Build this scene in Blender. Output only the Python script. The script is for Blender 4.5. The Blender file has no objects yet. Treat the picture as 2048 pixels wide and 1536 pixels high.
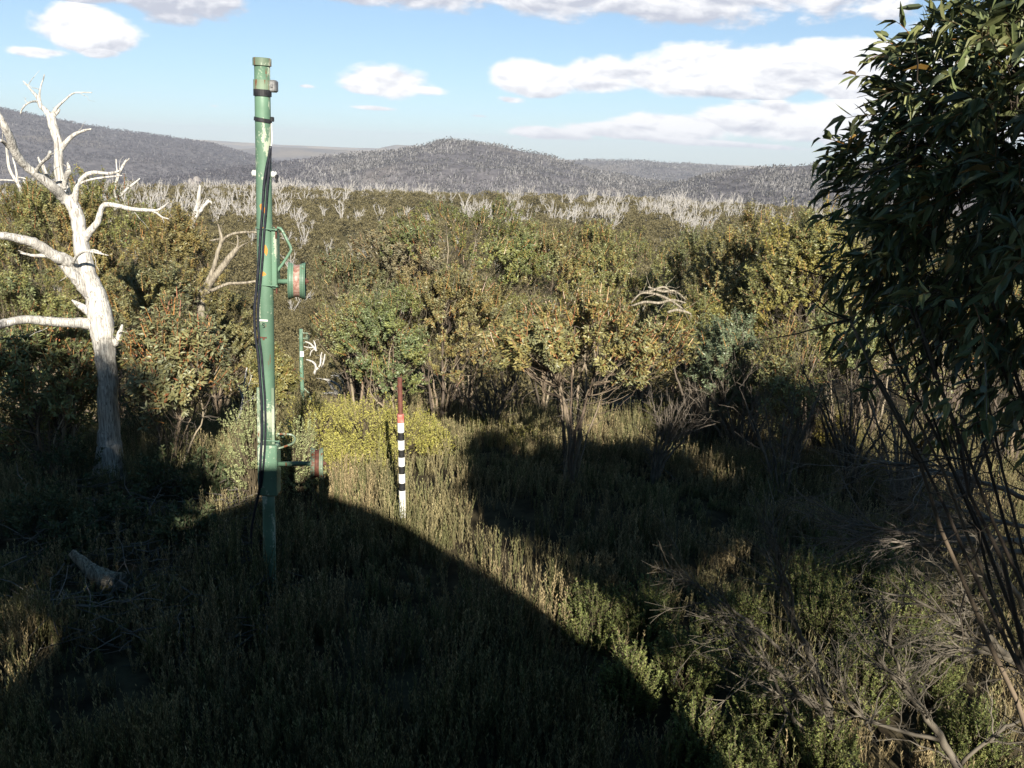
import bpy, math, random
import numpy as np
from mathutils import Matrix, Vector

# ------------------------------------------------------------------ camera
scene = bpy.context.scene
col = scene.collection
F = 1720.0                      # focal length in pixels of the 2048 wide photograph
PITCH, ROLL = 15.2, 2.0
CAMZ = 5.0
cam_d = bpy.data.cameras.new("camera")
cam_d.sensor_width = 36.0
cam_d.lens = 36.0 * F / 2048.0
cam_d.clip_start, cam_d.clip_end = 0.05, 60000
cam = bpy.data.objects.new("camera", cam_d)
col.objects.link(cam)
RM = Matrix.Rotation(math.radians(90 - PITCH), 3, 'X') @ Matrix.Rotation(math.radians(ROLL), 3, 'Z')
cam.matrix_world = Matrix.Translation((0, 0, CAMZ)) @ RM.to_4x4()
scene.camera = cam
R3 = np.array(RM)

# ------------------------------------------------------------------ light
SUN_EL, SH_AZ = 26.0, -11.5                # sun height; direction in which shadows fall (from +Y)
travel = np.array([math.sin(math.radians(SH_AZ)) * math.cos(math.radians(SUN_EL)),
                   math.cos(math.radians(SH_AZ)) * math.cos(math.radians(SUN_EL)),
                   -math.sin(math.radians(SUN_EL))])
SKY_STRENGTH, SUN_STRENGTH, EXPOSURE = 0.085, 5.0, 0.95
sl = bpy.data.lights.new("sun", 'SUN')
sl.energy = SUN_STRENGTH
sl.angle = math.radians(0.55)
sl.color = (1.0, 0.93, 0.80)
so = bpy.data.objects.new("sun", sl)
col.objects.link(so)
so.rotation_euler = Vector((-travel[0], -travel[1], -travel[2])).to_track_quat('Z', 'Y').to_euler()
so.location = (3, -14, 20)
scene.view_settings.view_transform = 'Standard'
scene.view_settings.look = 'None'
scene.view_settings.exposure = EXPOSURE
scene.view_settings.gamma = 1.0
scene.view_settings.use_curve_mapping = False
scene.cycles.max_bounces = 6
scene.cycles.transparent_max_bounces = 8
scene.cycles.volume_bounces = 0


def ray(px, py):
    d = np.array([(px - 1024) / F, -(py - 768) / F, -1.0])
    return R3 @ d


def pt(px, py, Y):
    """world point on the sight line of a photograph pixel at forward distance Y"""
    d = ray(px, py)
    return np.array([0, 0, CAMZ]) + d * (Y / d[1])


# ------------------------------------------------------------------ node helpers
class NT:
    def __init__(s, tree):
        s.t = tree
        tree.nodes.clear()

    def n(s, typ, **kw):
        nd = s.t.nodes.new(typ)
        for k, v in kw.items():
            setattr(nd, k, v)
        return nd

    def put(s, sock, v):
        if isinstance(v, bpy.types.NodeSocket):
            s.t.links.new(v, sock)
        elif isinstance(v, (tuple, list)) and len(v) == 3 and sock.type == 'RGBA':
            sock.default_value = (*v, 1)
        else:
            sock.default_value = v

    def m(s, op, a, b=None, c=None, clamp=False):
        nd = s.n('ShaderNodeMath', operation=op, use_clamp=clamp)
        s.put(nd.inputs[0], a)
        if b is not None: s.put(nd.inputs[1], b)
        if c is not None: s.put(nd.inputs[2], c)
        return nd.outputs[0]

    def mix(s, f, a, b, blend='MIX'):
        nd = s.n('ShaderNodeMix', data_type='RGBA', blend_type=blend)
        s.put(nd.inputs[0], f); s.put(nd.inputs[6], a); s.put(nd.inputs[7], b)
        return nd.outputs[2]

    def noise(s, vec, scale, detail=4, rough=0.55, dist=0.0, typ='FBM'):
        nd = s.n('ShaderNodeTexNoise')
        if vec is not None: s.put(nd.inputs['Vector'], vec)
        nd.inputs['Scale'].default_value = scale
        nd.inputs['Detail'].default_value = detail
        nd.inputs['Roughness'].default_value = rough
        nd.inputs['Distortion'].default_value = dist
        return nd.outputs[0]

    def ramp(s, f, a, b, smooth=True):
        nd = s.n('ShaderNodeMapRange', interpolation_type='SMOOTHSTEP' if smooth else 'LINEAR')
        s.put(nd.inputs[0], f)
        nd.inputs[1].default_value = a; nd.inputs[2].default_value = b
        return nd.outputs[0]

    def mapping(s, vec, scale=(1, 1, 1), rot=(0, 0, 0), loc=(0, 0, 0)):
        nd = s.n('ShaderNodeMapping')
        s.put(nd.inputs[0], vec)
        nd.inputs['Scale'].default_value = scale
        nd.inputs['Rotation'].default_value = rot
        nd.inputs['Location'].default_value = loc
        return nd.outputs[0]


# ------------------------------------------------------------------ sky with clouds
world = bpy.data.worlds.new("World")
scene.world = world
world.use_nodes = True
w = NT(world.node_tree)
sky = w.n('ShaderNodeTexSky', sky_type='NISHITA')
sky.sun_disc = False
sky.sun_elevation = math.radians(SUN_EL)
sky.sun_rotation = math.atan2(-travel[0], -travel[1])
sky.altitude = 1600
sky.air_density = 1.0
sky.dust_density = 0.5
sky.ozone_density = 1.6
tc = w.n('ShaderNodeTexCoord')
sep = w.n('ShaderNodeSeparateXYZ')
w.put(sep.inputs[0], tc.outputs['Generated'])
yy = w.m('MAXIMUM', sep.outputs[1], 0.02)
U = w.m('DIVIDE', sep.outputs[0], yy)
V = w.m('DIVIDE', sep.outputs[2], yy)
cmb = w.n('ShaderNodeCombineXYZ')
w.put(cmb.inputs[0], U); w.put(cmb.inputs[1], w.m('MULTIPLY', V, 2.3))
uv = cmb.outputs[0]
# billowy texture and the same a little towards the sun (up) for light and shade in the cloud
n1 = w.noise(uv, 9.0, 9, 0.53, 0.2)
n1b = w.noise(w.mapping(uv, loc=(-0.005, 0.012, 0)), 9.0, 9, 0.53, 0.2)
n2 = w.noise(uv, 30.0, 6, 0.6)


def uvp(px, py):
    d = ray(px, py)
    return d[0] / d[1], d[2] / d[1]


clouds = [  # px, py, half width, up, down, density, greyness
    (172, 62, 120, 50, 42, 1.0, 0.0), (90, 104, 130, 18, 20, .45, .35), (200, 105, 70, 22, 22, .6, .2),
    (345, -12, 150, 40, 58, .95, .9), (200, -25, 140, 30, 35, .9, .7),
    (820, -40, 300, 40, 55, .9, .6), (1150, -35, 380, 50, 62, 1.0, .5), (1500, -40, 300, 50, 76, 1.0, .45),
    (782, 168, 95, 42, 26, 1.0, 0.0), (735, 178, 60, 20, 14, .8, 0.0), (845, 180, 60, 16, 14, .8, 0.1),
    (1070, 165, 90, 40, 26, 1.05, .0), (1200, 156, 115, 42, 32, 1.0, .0), (1330, 160, 120, 40, 32, 1.05, .0), (1440, 146, 115, 54, 42, 1.1, .0),
    (1560, 142, 135, 54, 46, 1.1, .05), (1720, 150, 170, 58, 52, 1.15, .1), (1940, 150, 190, 80, 80, 1.15, .1),
    (1100, 268, 120, 16, 14, .95, .1), (1230, 264, 125, 20, 16, .95, .0), (1370, 254, 130, 30, 26, 1.0, .0), (1500, 244, 130, 36, 34, 1.05, .0),
    (1640, 248, 150, 40, 36, 1.08, .0), (1800, 250, 220, 60, 40, 1.1, .1), (1400, 284, 330, 10, 9, .75, .4),
    (745, 216, 70, 8, 7, .5, .5), (960, 232, 60, 8, 8, .4, .4), (1020, 200, 60, 16, 14, .45, .3),
    (610, 172, 40, 8, 8, .35, .4), (430, 212, 40, 6, 6, .3, .4)]
den = None
grey = None
for (cx, cy, hw, up, dn, dens, gr) in clouds:
    u0, v0 = uvp(cx, cy)
    a = hw / F; bu = up / F; bd = dn / F
    du = w.m('MULTIPLY', w.m('SUBTRACT', U, u0), 1 / a)
    dv = w.m('SUBTRACT', w.m('ADD', V, w.m('MULTIPLY', U, math.tan(math.radians(ROLL)))), v0 + u0 * math.tan(math.radians(ROLL)))
    up_ = w.m('MULTIPLY', w.m('MAXIMUM', dv, 0.0), 1 / bu)
    dn_ = w.m('MULTIPLY', w.m('MINIMUM', dv, 0.0), 1 / bd)
    r2 = w.m('ADD', w.m('MULTIPLY', du, du), w.m('ADD', w.m('MULTIPLY', up_, up_), w.m('MULTIPLY', dn_, dn_)))
    f = w.m('MULTIPLY', w.m('SUBTRACT', 1.0, w.m('POWER', r2, 0.5)), 1.0)
    f = w.m('ADD', w.m('MAXIMUM', f, -1.0), dens - 0.88)
    # base of each cloud goes grey: 1 at the bottom, 0 at the top
    g = w.m('ADD', w.m('MULTIPLY', dn_, -0.75), gr)
    g = w.m('ADD', g, w.m('MULTIPLY', up_, -0.35))
    if den is None:
        den = f; grey = g
    else:
        pick = w.m('GREATER_THAN', f, den)
        mx = w.n('ShaderNodeMix', data_type='FLOAT')
        w.put(mx.inputs[0], pick); w.put(mx.inputs[2], grey); w.put(mx.inputs[3], g)
        grey = mx.outputs[0]
        sm = w.n('ShaderNodeMath', operation='SMOOTH_MAX')
        w.put(sm.inputs[0], den); w.put(sm.inputs[1], f); sm.inputs[2].default_value = 0.12
        den = sm.outputs[0]
nn = w.m('MULTIPLY', w.m('SUBTRACT', n1, 0.5), 1.9)
nn2 = w.m('MULTIPLY', w.m('SUBTRACT', n2, 0.5), 0.35)
tot = w.m('ADD', w.m('ADD', den, nn), nn2)
alpha = w.ramp(tot, 0.06, 0.36)
shade = w.m('MULTIPLY', w.m('SUBTRACT', n1b, n1), 7.0)
gsh = w.m('ADD', w.m('ADD', w.m('MULTIPLY', grey, 0.75), shade), w.m('MULTIPLY', w.m('SUBTRACT', n1, 0.5), -0.6), clamp=True)
CW = 0.62 / SKY_STRENGTH
ccol = w.mix(gsh, (0.95 * CW, 0.95 * CW, 0.96 * CW), (0.50 * CW, 0.53 * CW, 0.62 * CW))
# thicker air near the horizon: hold the glare back a little, keep the blue
sx = w.n('ShaderNodeSeparateColor'); w.put(sx.inputs[0], sky.outputs[0])
cx_ = w.n('ShaderNodeCombineColor')
for i_, (k_, g_) in enumerate(((.118, .98), (.070, 1.0), (.052, 1.04))):
    q_ = w.m('DIVIDE', sx.outputs[i_], w.m('ADD', 1.0, w.m('MULTIPLY', sx.outputs[i_], k_)))
    w.put(cx_.inputs[i_], w.m('MULTIPLY', q_, g_))
# deep blue high-country sky overhead
deep = w.m('SUBTRACT', 1.0, w.m('MULTIPLY', w.ramp(sep.outputs[2], 0.18, 0.75), 0.5))
dcol = w.n('ShaderNodeCombineColor')
w.put(dcol.inputs[0], w.m('MULTIPLY', deep, deep)); w.put(dcol.inputs[1], deep); w.put(dcol.inputs[2], deep)
skyc = w.mix(1.0, cx_.outputs[0], dcol.outputs[0], 'MULTIPLY')
final = w.mix(alpha, skyc, ccol)
bg = w.n('ShaderNodeBackground')
w.put(bg.inputs[0], final)
bg.inputs[1].default_value = SKY_STRENGTH
wo = w.n('ShaderNodeOutputWorld')
w.t.links.new(bg.outputs[0], wo.inputs[0])

# ------------------------------------------------------------------ materials


def mat(name):
    m = bpy.data.materials.new(name)
    m.use_nodes = True
    return m, NT(m.node_tree)


def finish(t, color, rough=0.7, spec=0.3, metal=0.0, bump=None, bstr=0.3, bdist=0.02, trans=0.0, tcol=None):
    b = t.n('ShaderNodeBsdfPrincipled')
    t.put(b.inputs['Base Color'], color)
    t.put(b.inputs['Roughness'], rough)
    b.inputs['Specular IOR Level'].default_value = spec
    b.inputs['Metallic'].default_value = metal
    if bump is not None:
        bn = t.n('ShaderNodeBump')
        bn.inputs['Strength'].default_value = bstr
        bn.inputs['Distance'].default_value = bdist
        t.put(bn.inputs['Height'], bump)
        t.t.links.new(bn.outputs[0], b.inputs['Normal'])
    out = t.n('ShaderNodeOutputMaterial')
    sh = b.outputs[0]
    if trans > 0:
        tr = t.n('ShaderNodeBsdfTranslucent')
        t.put(tr.inputs[0], tcol if tcol is not None else color)
        mx = t.n('ShaderNodeMixShader')
        mx.inputs[0].default_value = trans
        t.t.links.new(sh, mx.inputs[1]); t.t.links.new(tr.outputs[0], mx.inputs[2])
        sh = mx.outputs[0]
    t.t.links.new(sh, out.inputs[0])


def objco(t):
    return t.n('ShaderNodeTexCoord').outputs['Object']


def attr_mat(name, rough, spec, trans, vary=0.25, scale=3.0):
    """plant material: the colour each leaf or stem carries, with a little mottling"""
    m, t = mat(name)
    a = t.n('ShaderNodeAttribute', attribute_name='col')
    k = t.noise(objco(t), scale, 3, 0.6)
    k = t.m('ADD', 1 - vary, t.m('MULTIPLY', k, 2 * vary))
    c = t.mix(1.0, a.outputs['Color'], t.n('ShaderNodeCombineColor').outputs[0], 'MULTIPLY')
    cc = c.node.inputs[7].links[0].from_node
    for i in range(3): t.put(cc.inputs[i], k)
    finish(t, c, rough, spec, trans=trans)
    return m


M = {}
M['leaf'] = attr_mat('gum_leaf', 0.42, 0.5, 0.16)
M['leaf_far'] = attr_mat('small_leaf', 0.6, 0.3, 0.15)
M['bark'] = attr_mat('bark', 0.8, 0.2, 0.0, 0.35, 9.0)
M['twig'] = attr_mat('twig', 0.7, 0.3, 0.0, 0.3, 14.0)

m_, t_ = mat('bleached_wood')
o_ = objco(t_)
st = t_.mapping(o_, (34, 34, 2.2))
g1 = t_.noise(st, 1.0, 6, 0.65, 0.6)
g2 = t_.noise(t_.mapping(o_, (75, 75, 4.5)), 1.0, 3, 0.6, 0.5)
bl = t_.noise(o_, 2.3, 4, 0.6)
c_ = t_.mix(t_.ramp(g1, 0.35, 0.6), (0.31, 0.29, 0.27), (0.74, 0.71, 0.66))
c_ = t_.mix(t_.ramp(g2, 0.56, 0.66), c_, (0.16, 0.14, 0.125))
c_ = t_.mix(t_.m('MULTIPLY', t_.ramp(bl, 0.52, 0.72), 0.6), c_, (0.40, 0.37, 0.33))
finish(t_, c_, 0.75, 0.2, bump=t_.m('ADD', g1, t_.m('MULTIPLY', g2, -0.6)), bstr=0.9, bdist=0.02)
M['dead'] = m_

m_, t_ = mat('far_dead_wood')
c_ = t_.mix(t_.noise(objco(t_), 0.6, 3), (0.26, 0.245, 0.23), (0.55, 0.52, 0.49))
finish(t_, c_, 0.8, 0.2)
M['dead_far'] = m_


m_, t_ = mat('grey_dead_wood')
o_ = objco(t_)
g1 = t_.noise(t_.mapping(o_, (40, 40, 3)), 1.0, 6, 0.65, 0.6)
finish(t_, t_.mix(t_.ramp(g1, 0.35, 0.65), (0.13, 0.11, 0.085), (0.42, 0.37, 0.29)), 0.8, 0.2, bump=g1, bstr=0.8, bdist=0.02)
M['dead_grey'] = m_


def paint(name, base, zspots=(), wear=0.5, rust=0.35):
    """old paint: scuffs to pale undercoat, rust streaks; (z, angle, size) marks of orange marker paint"""
    m, t = mat(name)
    o = objco(t)
    n = t.noise(t.mapping(o, (1, 1, 0.35)), 7.0, 8, 0.68)
    n_f = t.noise(o, 42.0, 5, 0.7)
    n_s = t.noise(t.mapping(o, (1, 1, .12)), 22.0, 4, 0.6)
    c = t.mix(t.ramp(t.noise(o, 2.2, 4), 0.3, 0.7), tuple(v * 0.78 for v in base), tuple(min(1, v * 1.25) for v in base))
    sc = t.ramp(t.m('ADD', n, t.m('MULTIPLY', n_f, 0.35)), 0.80 - 0.06 * wear, 0.84 - 0.05 * wear)
    c = t.mix(sc, c, (0.42, 0.47, 0.36))
    ru = t.ramp(t.m('ADD', n_s, t.m('MULTIPLY', n_f, 0.3)), 0.88 - 0.12 * rust, 0.93 - 0.12 * rust)
    c = t.mix(ru, c, (0.17, 0.065, 0.03))
    if zspots:
        s = t.n('ShaderNodeSeparateXYZ'); t.put(s.inputs[0], o)
        jx = t.m('MULTIPLY', t.m('SUBTRACT', t.noise(o, 26, 3), 0.5), 0.16)
        for (x0, z0, hx, hz, cc) in zspots:
            dx = t.m('DIVIDE', t.m('SUBTRACT', s.outputs[0], x0), hx)
            dz = t.m('DIVIDE', t.m('SUBTRACT', s.outputs[2], z0), hz)
            d = t.m('ADD', t.m('POWER', t.m('ADD', t.m('MULTIPLY', dx, dx), t.m('MULTIPLY', dz, dz)), 0.5), t.m('MULTIPLY', jx, 9.0))
            front = t.m('LESS_THAN', s.outputs[1], 0.0)
            c = t.mix(t.m('MULTIPLY', t.ramp(d, 1.02, 0.96), front), c, cc)
    finish(t, c, t.m('ADD', 0.35, t.m('MULTIPLY', n_f, 0.3)), 0.45, bump=t.m('ADD', n_f, sc), bstr=0.25, bdist=0.004)
    return m


GREEN = (0.115, 0.205, 0.14)


def plain(name, c1, c2, scale=8, rough=0.6, spec=0.3, metal=0.0, bstr=0.2):
    m, t = mat(name)
    o = objco(t)
    n = t.noise(o, scale, 6, 0.65)
    finish(t, t.mix(t.ramp(n, 0.3, 0.7), c1, c2), rough, spec, metal, bump=n, bstr=bstr, bdist=0.004)
    return m


M['rust'] = plain('rusty_steel', (0.06, 0.022, 0.015), (0.17, 0.062, 0.04), 25, 0.7, 0.4)
M['post_rust'] = plain('rusty_brown_pipe', (0.11, 0.04, 0.03), (0.19, 0.075, 0.055), 14, 0.6, 0.4)
M['worn_rust'] = plain('worn_red_groove', (0.20, 0.07, 0.045), (0.5, 0.36, 0.30), 22, 0.45, 0.5)
M['rubber'] = plain('black_cable_sheath', (0.012, 0.014, 0.02), (0.03, 0.033, 0.045), 20, 0.4, 0.5)
M['tape'] = plain('black_tape', (0.012, 0.012, 0.014), (0.03, 0.03, 0.035), 30, 0.55, 0.4)
M['white_paint'] = plain('white_band', (0.72, 0.71, 0.67), (0.84, 0.83, 0.80), 30, 0.5, 0.4)
M['black_paint'] = plain('black_band', (0.012, 0.012, 0.012), (0.03, 0.03, 0.03), 30, 0.6, 0.3)
M['red_paint'] = plain('faded_red_band', (0.55, 0.13, 0.10), (0.70, 0.30, 0.25), 22, 0.55, 0.3)
M['ceramic'] = plain('white_ceramic', (0.6, 0.6, 0.58), (0.78, 0.78, 0.75), 12, 0.3, 0.5)
M['steel'] = plain('dull_steel', (0.16, 0.16, 0.17), (0.32, 0.32, 0.32), 30, 0.5, 0.5, 0.5)
M['board'] = plain('weathered_boards', (0.10, 0.09, 0.075), (0.20, 0.18, 0.15), 6, 0.8)
M['roof_iron'] = plain('roof_iron', (0.10, 0.13, 0.11), (0.16, 0.19, 0.16), 3, 0.5, 0.5)


# ------------------------------------------------------------------ mesh building
class MB:
    def __init__(s):
        s.v = []; s.q = []; s.t = []; s.c = []; s.n = 0; s.qm = []; s.tm = []

    def add(s, v, f, c=(0.5, 0.5, 0.5), mi=0):
        v = np.asarray(v, dtype=np.float32).reshape(-1, 3)
        f = np.asarray(f, dtype=np.int64)
        c = np.asarray(c, dtype=np.float32)
        if c.ndim == 1: c = np.broadcast_to(c, (len(v), 3))
        (s.q if f.shape[1] == 4 else s.t).append(f + s.n)
        (s.qm if f.shape[1] == 4 else s.tm).append(np.full(len(f), mi))
        s.v.append(v); s.c.append(c); s.n += len(v)

    def merge(s, o):
        for f, m in zip(o.q, o.qm): s.q.append(f + s.n); s.qm.append(m)
        for f, m in zip(o.t, o.tm): s.t.append(f + s.n); s.tm.append(m)
        s.v += o.v; s.c += o.c; s.n += o.n

    def mesh(s, name, mats, smooth=False):
        V_ = np.concatenate(s.v); C_ = np.concatenate(s.c)
        qs = np.concatenate(s.q) if s.q else np.zeros((0, 4), int)
        ts = np.concatenate(s.t) if s.t else np.zeros((0, 3), int)
        mi = np.concatenate((s.qm if s.qm else [np.zeros(0, int)]) + (s.tm if s.tm else [np.zeros(0, int)]))
        me = bpy.data.meshes.new(name)
        me.vertices.add(len(V_)); me.vertices.foreach_set('co', V_.ravel())
        loops = np.concatenate([qs.ravel(), ts.ravel()]).astype(np.int32)
        me.loops.add(len(loops)); me.loops.foreach_set('vertex_index', loops)
        starts = np.concatenate([np.arange(len(qs)) * 4, len(qs) * 4 + np.arange(len(ts)) * 3]).astype(np.int32)
        me.polygons.add(len(starts)); me.polygons.foreach_set('loop_start', starts)
        me.polygons.foreach_set('material_index', mi.astype(np.int32))
        me.polygons.foreach_set('use_smooth', np.full(len(starts), smooth))
        ca = me.color_attributes.new('col', 'FLOAT_COLOR', 'POINT')
        ca.data.foreach_set('color', np.concatenate([C_, np.ones((len(C_), 1), np.float32)], 1).ravel())
        me.update(calc_edges=True)
        for m in (mats if isinstance(mats, (list, tuple)) else [mats]): me.materials.append(m)
        return me

    def build(s, name, mats, parent=None, smooth=False, loc=None):
        """verts are in world space; loc = the object's origin (parts use their parent's)"""
        if parent is not None: loc = parent.get('_o', (0, 0, 0))
        if loc is not None:
            o = np.array(loc, dtype=np.float32)
            s.v = [v - o for v in s.v]
        ob = bpy.data.objects.new(name, s.mesh(name, mats, smooth))
        col.objects.link(ob)
        if parent is not None: ob.parent = parent
        elif loc is not None: ob.location = loc
        if loc is not None: ob['_o'] = tuple(float(x) for x in loc)
        return ob


def thing(name, loc, label=None, cat=None, group=None):
    o = bpy.data.objects.new(name, None)
    col.objects.link(o)
    o.location = tuple(float(x) for x in loc)
    o['_o'] = tuple(float(x) for x in loc)
    o.empty_display_size = 0.2
    if label: tag(o, label, cat, group)
    return o


def tag(o, label=None, cat=None, group=None, kind=None):
    if label: o['label'] = label
    if cat: o['category'] = cat
    if group: o['group'] = group
    if kind: o['kind'] = kind
    return o


def copy_tree(o):
    c = o.copy(); col.objects.link(c)
    for ch in list(o.children):
        k = ch.copy(); col.objects.link(k); k.parent = c
    return c


def nrm(a):
    return a / np.maximum(np.linalg.norm(a, axis=-1, keepdims=True), 1e-9)


def tubes(mb, P, R, sides=5, c=(0.3, 0.3, 0.3), mi=0, rough=0.0, rng=None, cap=True):
    """P (N,K,3) paths, R (N,K) radii"""
    P = np.asarray(P, float); R = np.asarray(R, float)
    if P.ndim == 2: P = P[None]; R = R[None]
    N, K, _ = P.shape
    T = np.empty_like(P)
    T[:, 1:-1] = P[:, 2:] - P[:, :-2]; T[:, 0] = P[:, 1] - P[:, 0]; T[:, -1] = P[:, -1] - P[:, -2]
    T = nrm(T)
    mz = np.abs(nrm(P[:, -1] - P[:, 0])[:, 2]) > 0.75
    ref = np.where(mz[:, None], np.array([1.0, 0.1, 0]), np.array([0, 0.1, 1.0]))[:, None, :]
    A = nrm(np.cross(T, np.broadcast_to(ref, T.shape))); B = np.cross(T, A)
    ang = np.arange(sides) * 2 * math.pi / sides
    ca, sa = np.cos(ang), np.sin(ang)
    RR = R[:, :, None, None]
    if rough > 0:
        RR = RR * (1 + rough * (rng.random((N, K, sides, 1)) - 0.5) * 2)
    V_ = P[:, :, None, :] + RR * (A[:, :, None, :] * ca[None, None, :, None] + B[:, :, None, :] * sa[None, None, :, None])
    V_ = V_.reshape(-1, 3)
    i = np.arange(K - 1)[:, None] * sides; j = np.arange(sides)[None]; j2 = (j + 1) % sides
    q = np.stack([i + j, i + j2, i + sides + j2, i + sides + j], -1).reshape(-1, 4)
    q = (q[None] + (np.arange(N) * K * sides)[:, None, None]).reshape(-1, 4)
    c = np.asarray(c, float)
    if c.ndim == 2: c = np.repeat(c, K * sides, 0)
    elif c.ndim == 3: c = np.repeat(c.reshape(-1, 3), sides, 0)
    mb.add(V_, q, c, mi)
    if cap and sides >= 5:
        base = mb.n - len(V_)
        k0 = np.arange(1, sides - 1)
        tri = np.stack([np.zeros_like(k0), k0, k0 + 1], -1)
        off = (np.arange(N) * K * sides)[:, None, None]
        e = (tri[None] + off + (K - 1) * sides).reshape(-1, 3); s0 = (tri[None][:, :, ::-1] + off).reshape(-1, 3)
        mb.t.append(np.concatenate([e, s0]) + base); mb.tm.append(np.full(len(e) + len(s0), mi))


def smooth_path(pts, K):
    """Catmull-Rom through points, last column may be radius"""
    pts = np.asarray(pts, float)
    n = len(pts)
    ext = np.concatenate([[2 * pts[0] - pts[1]], pts, [2 * pts[-1] - pts[-2]]])
    out = []
    for u in np.linspace(0, n - 1, K):
        i = min(int(u), n - 2); t = u - i
        p0, p1, p2, p3 = ext[i], ext[i + 1], ext[i + 2], ext[i + 3]
        out.append(0.5 * ((2 * p1) + (-p0 + p2) * t + (2 * p0 - 5 * p1 + 4 * p2 - p3) * t * t + (-p0 + 3 * p1 - 3 * p2 + p3) * t ** 3))
    return np.array(out)


def box(mb, c, s, ax=None, col_=(0.5, 0.5, 0.5), mi=0, bev=0.0):
    c = np.array(c, float); s = np.array(s, float) / 2
    if ax is None: ax = np.eye(3)
    b = min(bev, s.min() * 0.9)
    if b <= 0:
        v = np.array([[x, y, z] for x in (-1, 1) for y in (-1, 1) for z in (-1, 1)]) * s
        f = [[0, 1, 3, 2], [4, 6, 7, 5], [0, 4, 5, 1], [2, 3, 7, 6], [0, 2, 6, 4], [1, 5, 7, 3]]
        mb.add(v @ ax + c, f, col_, mi)
        return
    # chamfered box: octagonal section along z, smaller ends
    def ring(z, k):
        x, y = s[0] - k, s[1] - k
        return [[-x + b, -y, z], [x - b, -y, z], [x, -y + b, z], [x, y - b, z], [x - b, y, z], [-x + b, y, z], [-x, y - b, z], [-x, -y + b, z]]
    v = ring(-s[2], b * .9) + ring(-s[2] + b, 0) + ring(s[2] - b, 0) + ring(s[2], b * .9)
    q = [[k * 8 + i, k * 8 + (i + 1) % 8, k * 8 + 8 + (i + 1) % 8, k * 8 + 8 + i] for k in range(3) for i in range(8)]
    v = np.array(v) @ ax + c
    mb.add(v, q, col_, mi)
    base = mb.n - 32
    tr = [[0, i + 1, i] for i in range(1, 7)] + [[24, 24 + i, 24 + i + 1] for i in range(1, 7)]
    mb.t.append(np.array(tr) + base); mb.tm.append(np.full(12, mi))


def lathe(mb, c, axis, prof, n=32, col_=(.5, .5, .5), mi=0):
    """prof: list of (along axis, radius), closed ring profile around the axis"""
    axis = nrm(np.array(axis, float)); ref = np.array([0, 0, 1.0]) if abs(axis[2]) < .9 else np.array([1.0, 0, 0])
    A = nrm(np.cross(axis, ref)); B = np.cross(axis, A)
    pr = np.array(prof); a = np.arange(n) * 2 * math.pi / n
    v = np.array(c) + pr[None, :, 0, None] * axis + pr[None, :, 1, None] * (np.cos(a)[:, None, None] * A + np.sin(a)[:, None, None] * B)
    K = len(pr)
    q = [[i * K + k, i * K + k + 1, ((i + 1) % n) * K + k + 1, ((i + 1) % n) * K + k] for i in range(n) for k in range(K - 1)]
    mb.add(v.reshape(-1, 3), q, col_, mi)


# leaf templates: (u along, v across, w normal)
LEAF4 = (np.array([[0, 0, 0], [.45, .5, .0], [1, 0, -.08], [.45, -.5, .0]]), np.array([[0, 1, 2, 3]]))
LEAF8 = (np.array([[0, 0, 0], [.22, .40, .05], [.22, 0, -.03], [.22, -.40, .05], [.6, .42, -.02], [.6, 0, -.12], [.6, -.42, -.02], [1, 0, -.30]]),
         np.array([[0, 2, 1], [0, 3, 2], [1, 2, 5], [1, 5, 4], [2, 3, 6], [2, 6, 5], [4, 5, 7], [5, 6, 7]]))


def leaves(mb, P, D, L, W, c, rng, tpl=LEAF4, upbias=0.6, mi=0, out=None):
    """P base points, D directions, L lengths, W widths, c (N,3)"""
    N = len(P); D = nrm(D)
    up = np.array([0, 0, 1.0]) * upbias + rng.normal(0, 0.5, (N, 3))
    if out is not None: up = up + out
    S = nrm(np.cross(D, up)); Nn = np.cross(S, D)
    t, f = tpl
    L = np.broadcast_to(L, N); W = np.broadcast_to(W, N)
    V_ = P[:, None] + D[:, None] * (t[None, :, 0, None] * L[:, None, None]) + S[:, None] * (t[None, :, 1, None] * W[:, None, None]) \
        + Nn[:, None] * (t[None, :, 2, None] * (L * rng.uniform(-.3, 2.4, N))[:, None, None])
    k = len(t)
    ff = (f[None] + (np.arange(N) * k)[:, None, None]).reshape(-1, f.shape[1])
    mb.add(V_.reshape(-1, 3), ff, np.repeat(c, k, 0), mi)


# ------------------------------------------------------------------ noise for terrain and planting
_rs = np.random.RandomState(5)
_G = _rs.random((256, 256))


def vnoise(x, y):
    x = np.asarray(x, float); y = np.asarray(y, float)
    xi = np.floor(x).astype(int); yi = np.floor(y).astype(int)
    fx = x - xi; fy = y - yi
    fx = fx * fx * (3 - 2 * fx); fy = fy * fy * (3 - 2 * fy)
    g = lambda a, b: _G[a & 255, b & 255]
    return (g(xi, yi) * (1 - fx) + g(xi + 1, yi) * fx) * (1 - fy) + (g(xi, yi + 1) * (1 - fx) + g(xi + 1, yi + 1) * fx) * fy


def fbm(x, y, o=4):
    s = 0; a = 0.5
    for i in range(o):
        s = s + a * vnoise(x * 2 ** i + 17 * i, y * 2 ** i + 31 * i); a *= 0.5
    return s / (1 - 0.5 ** o)


# ------------------------------------------------------------------ terrain
NR = [(0, .15), (6, .2), (9, .1), (12, 0), (14.5, -.25), (18, -.8), (22, -1.9), (30, -4.2), (45, -8.5), (70, -14.2), (100, -17),
      (140, -18.6), (200, -19.5), (300, -18.6), (370, -17.2), (400, -17.4), (450, -22), (560, -45), (750, -85), (1000, -112), (14000, -125)]
nr_r = np.array([a for a, b in NR], float); nr_z = np.array([b for a, b in NR], float)


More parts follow.
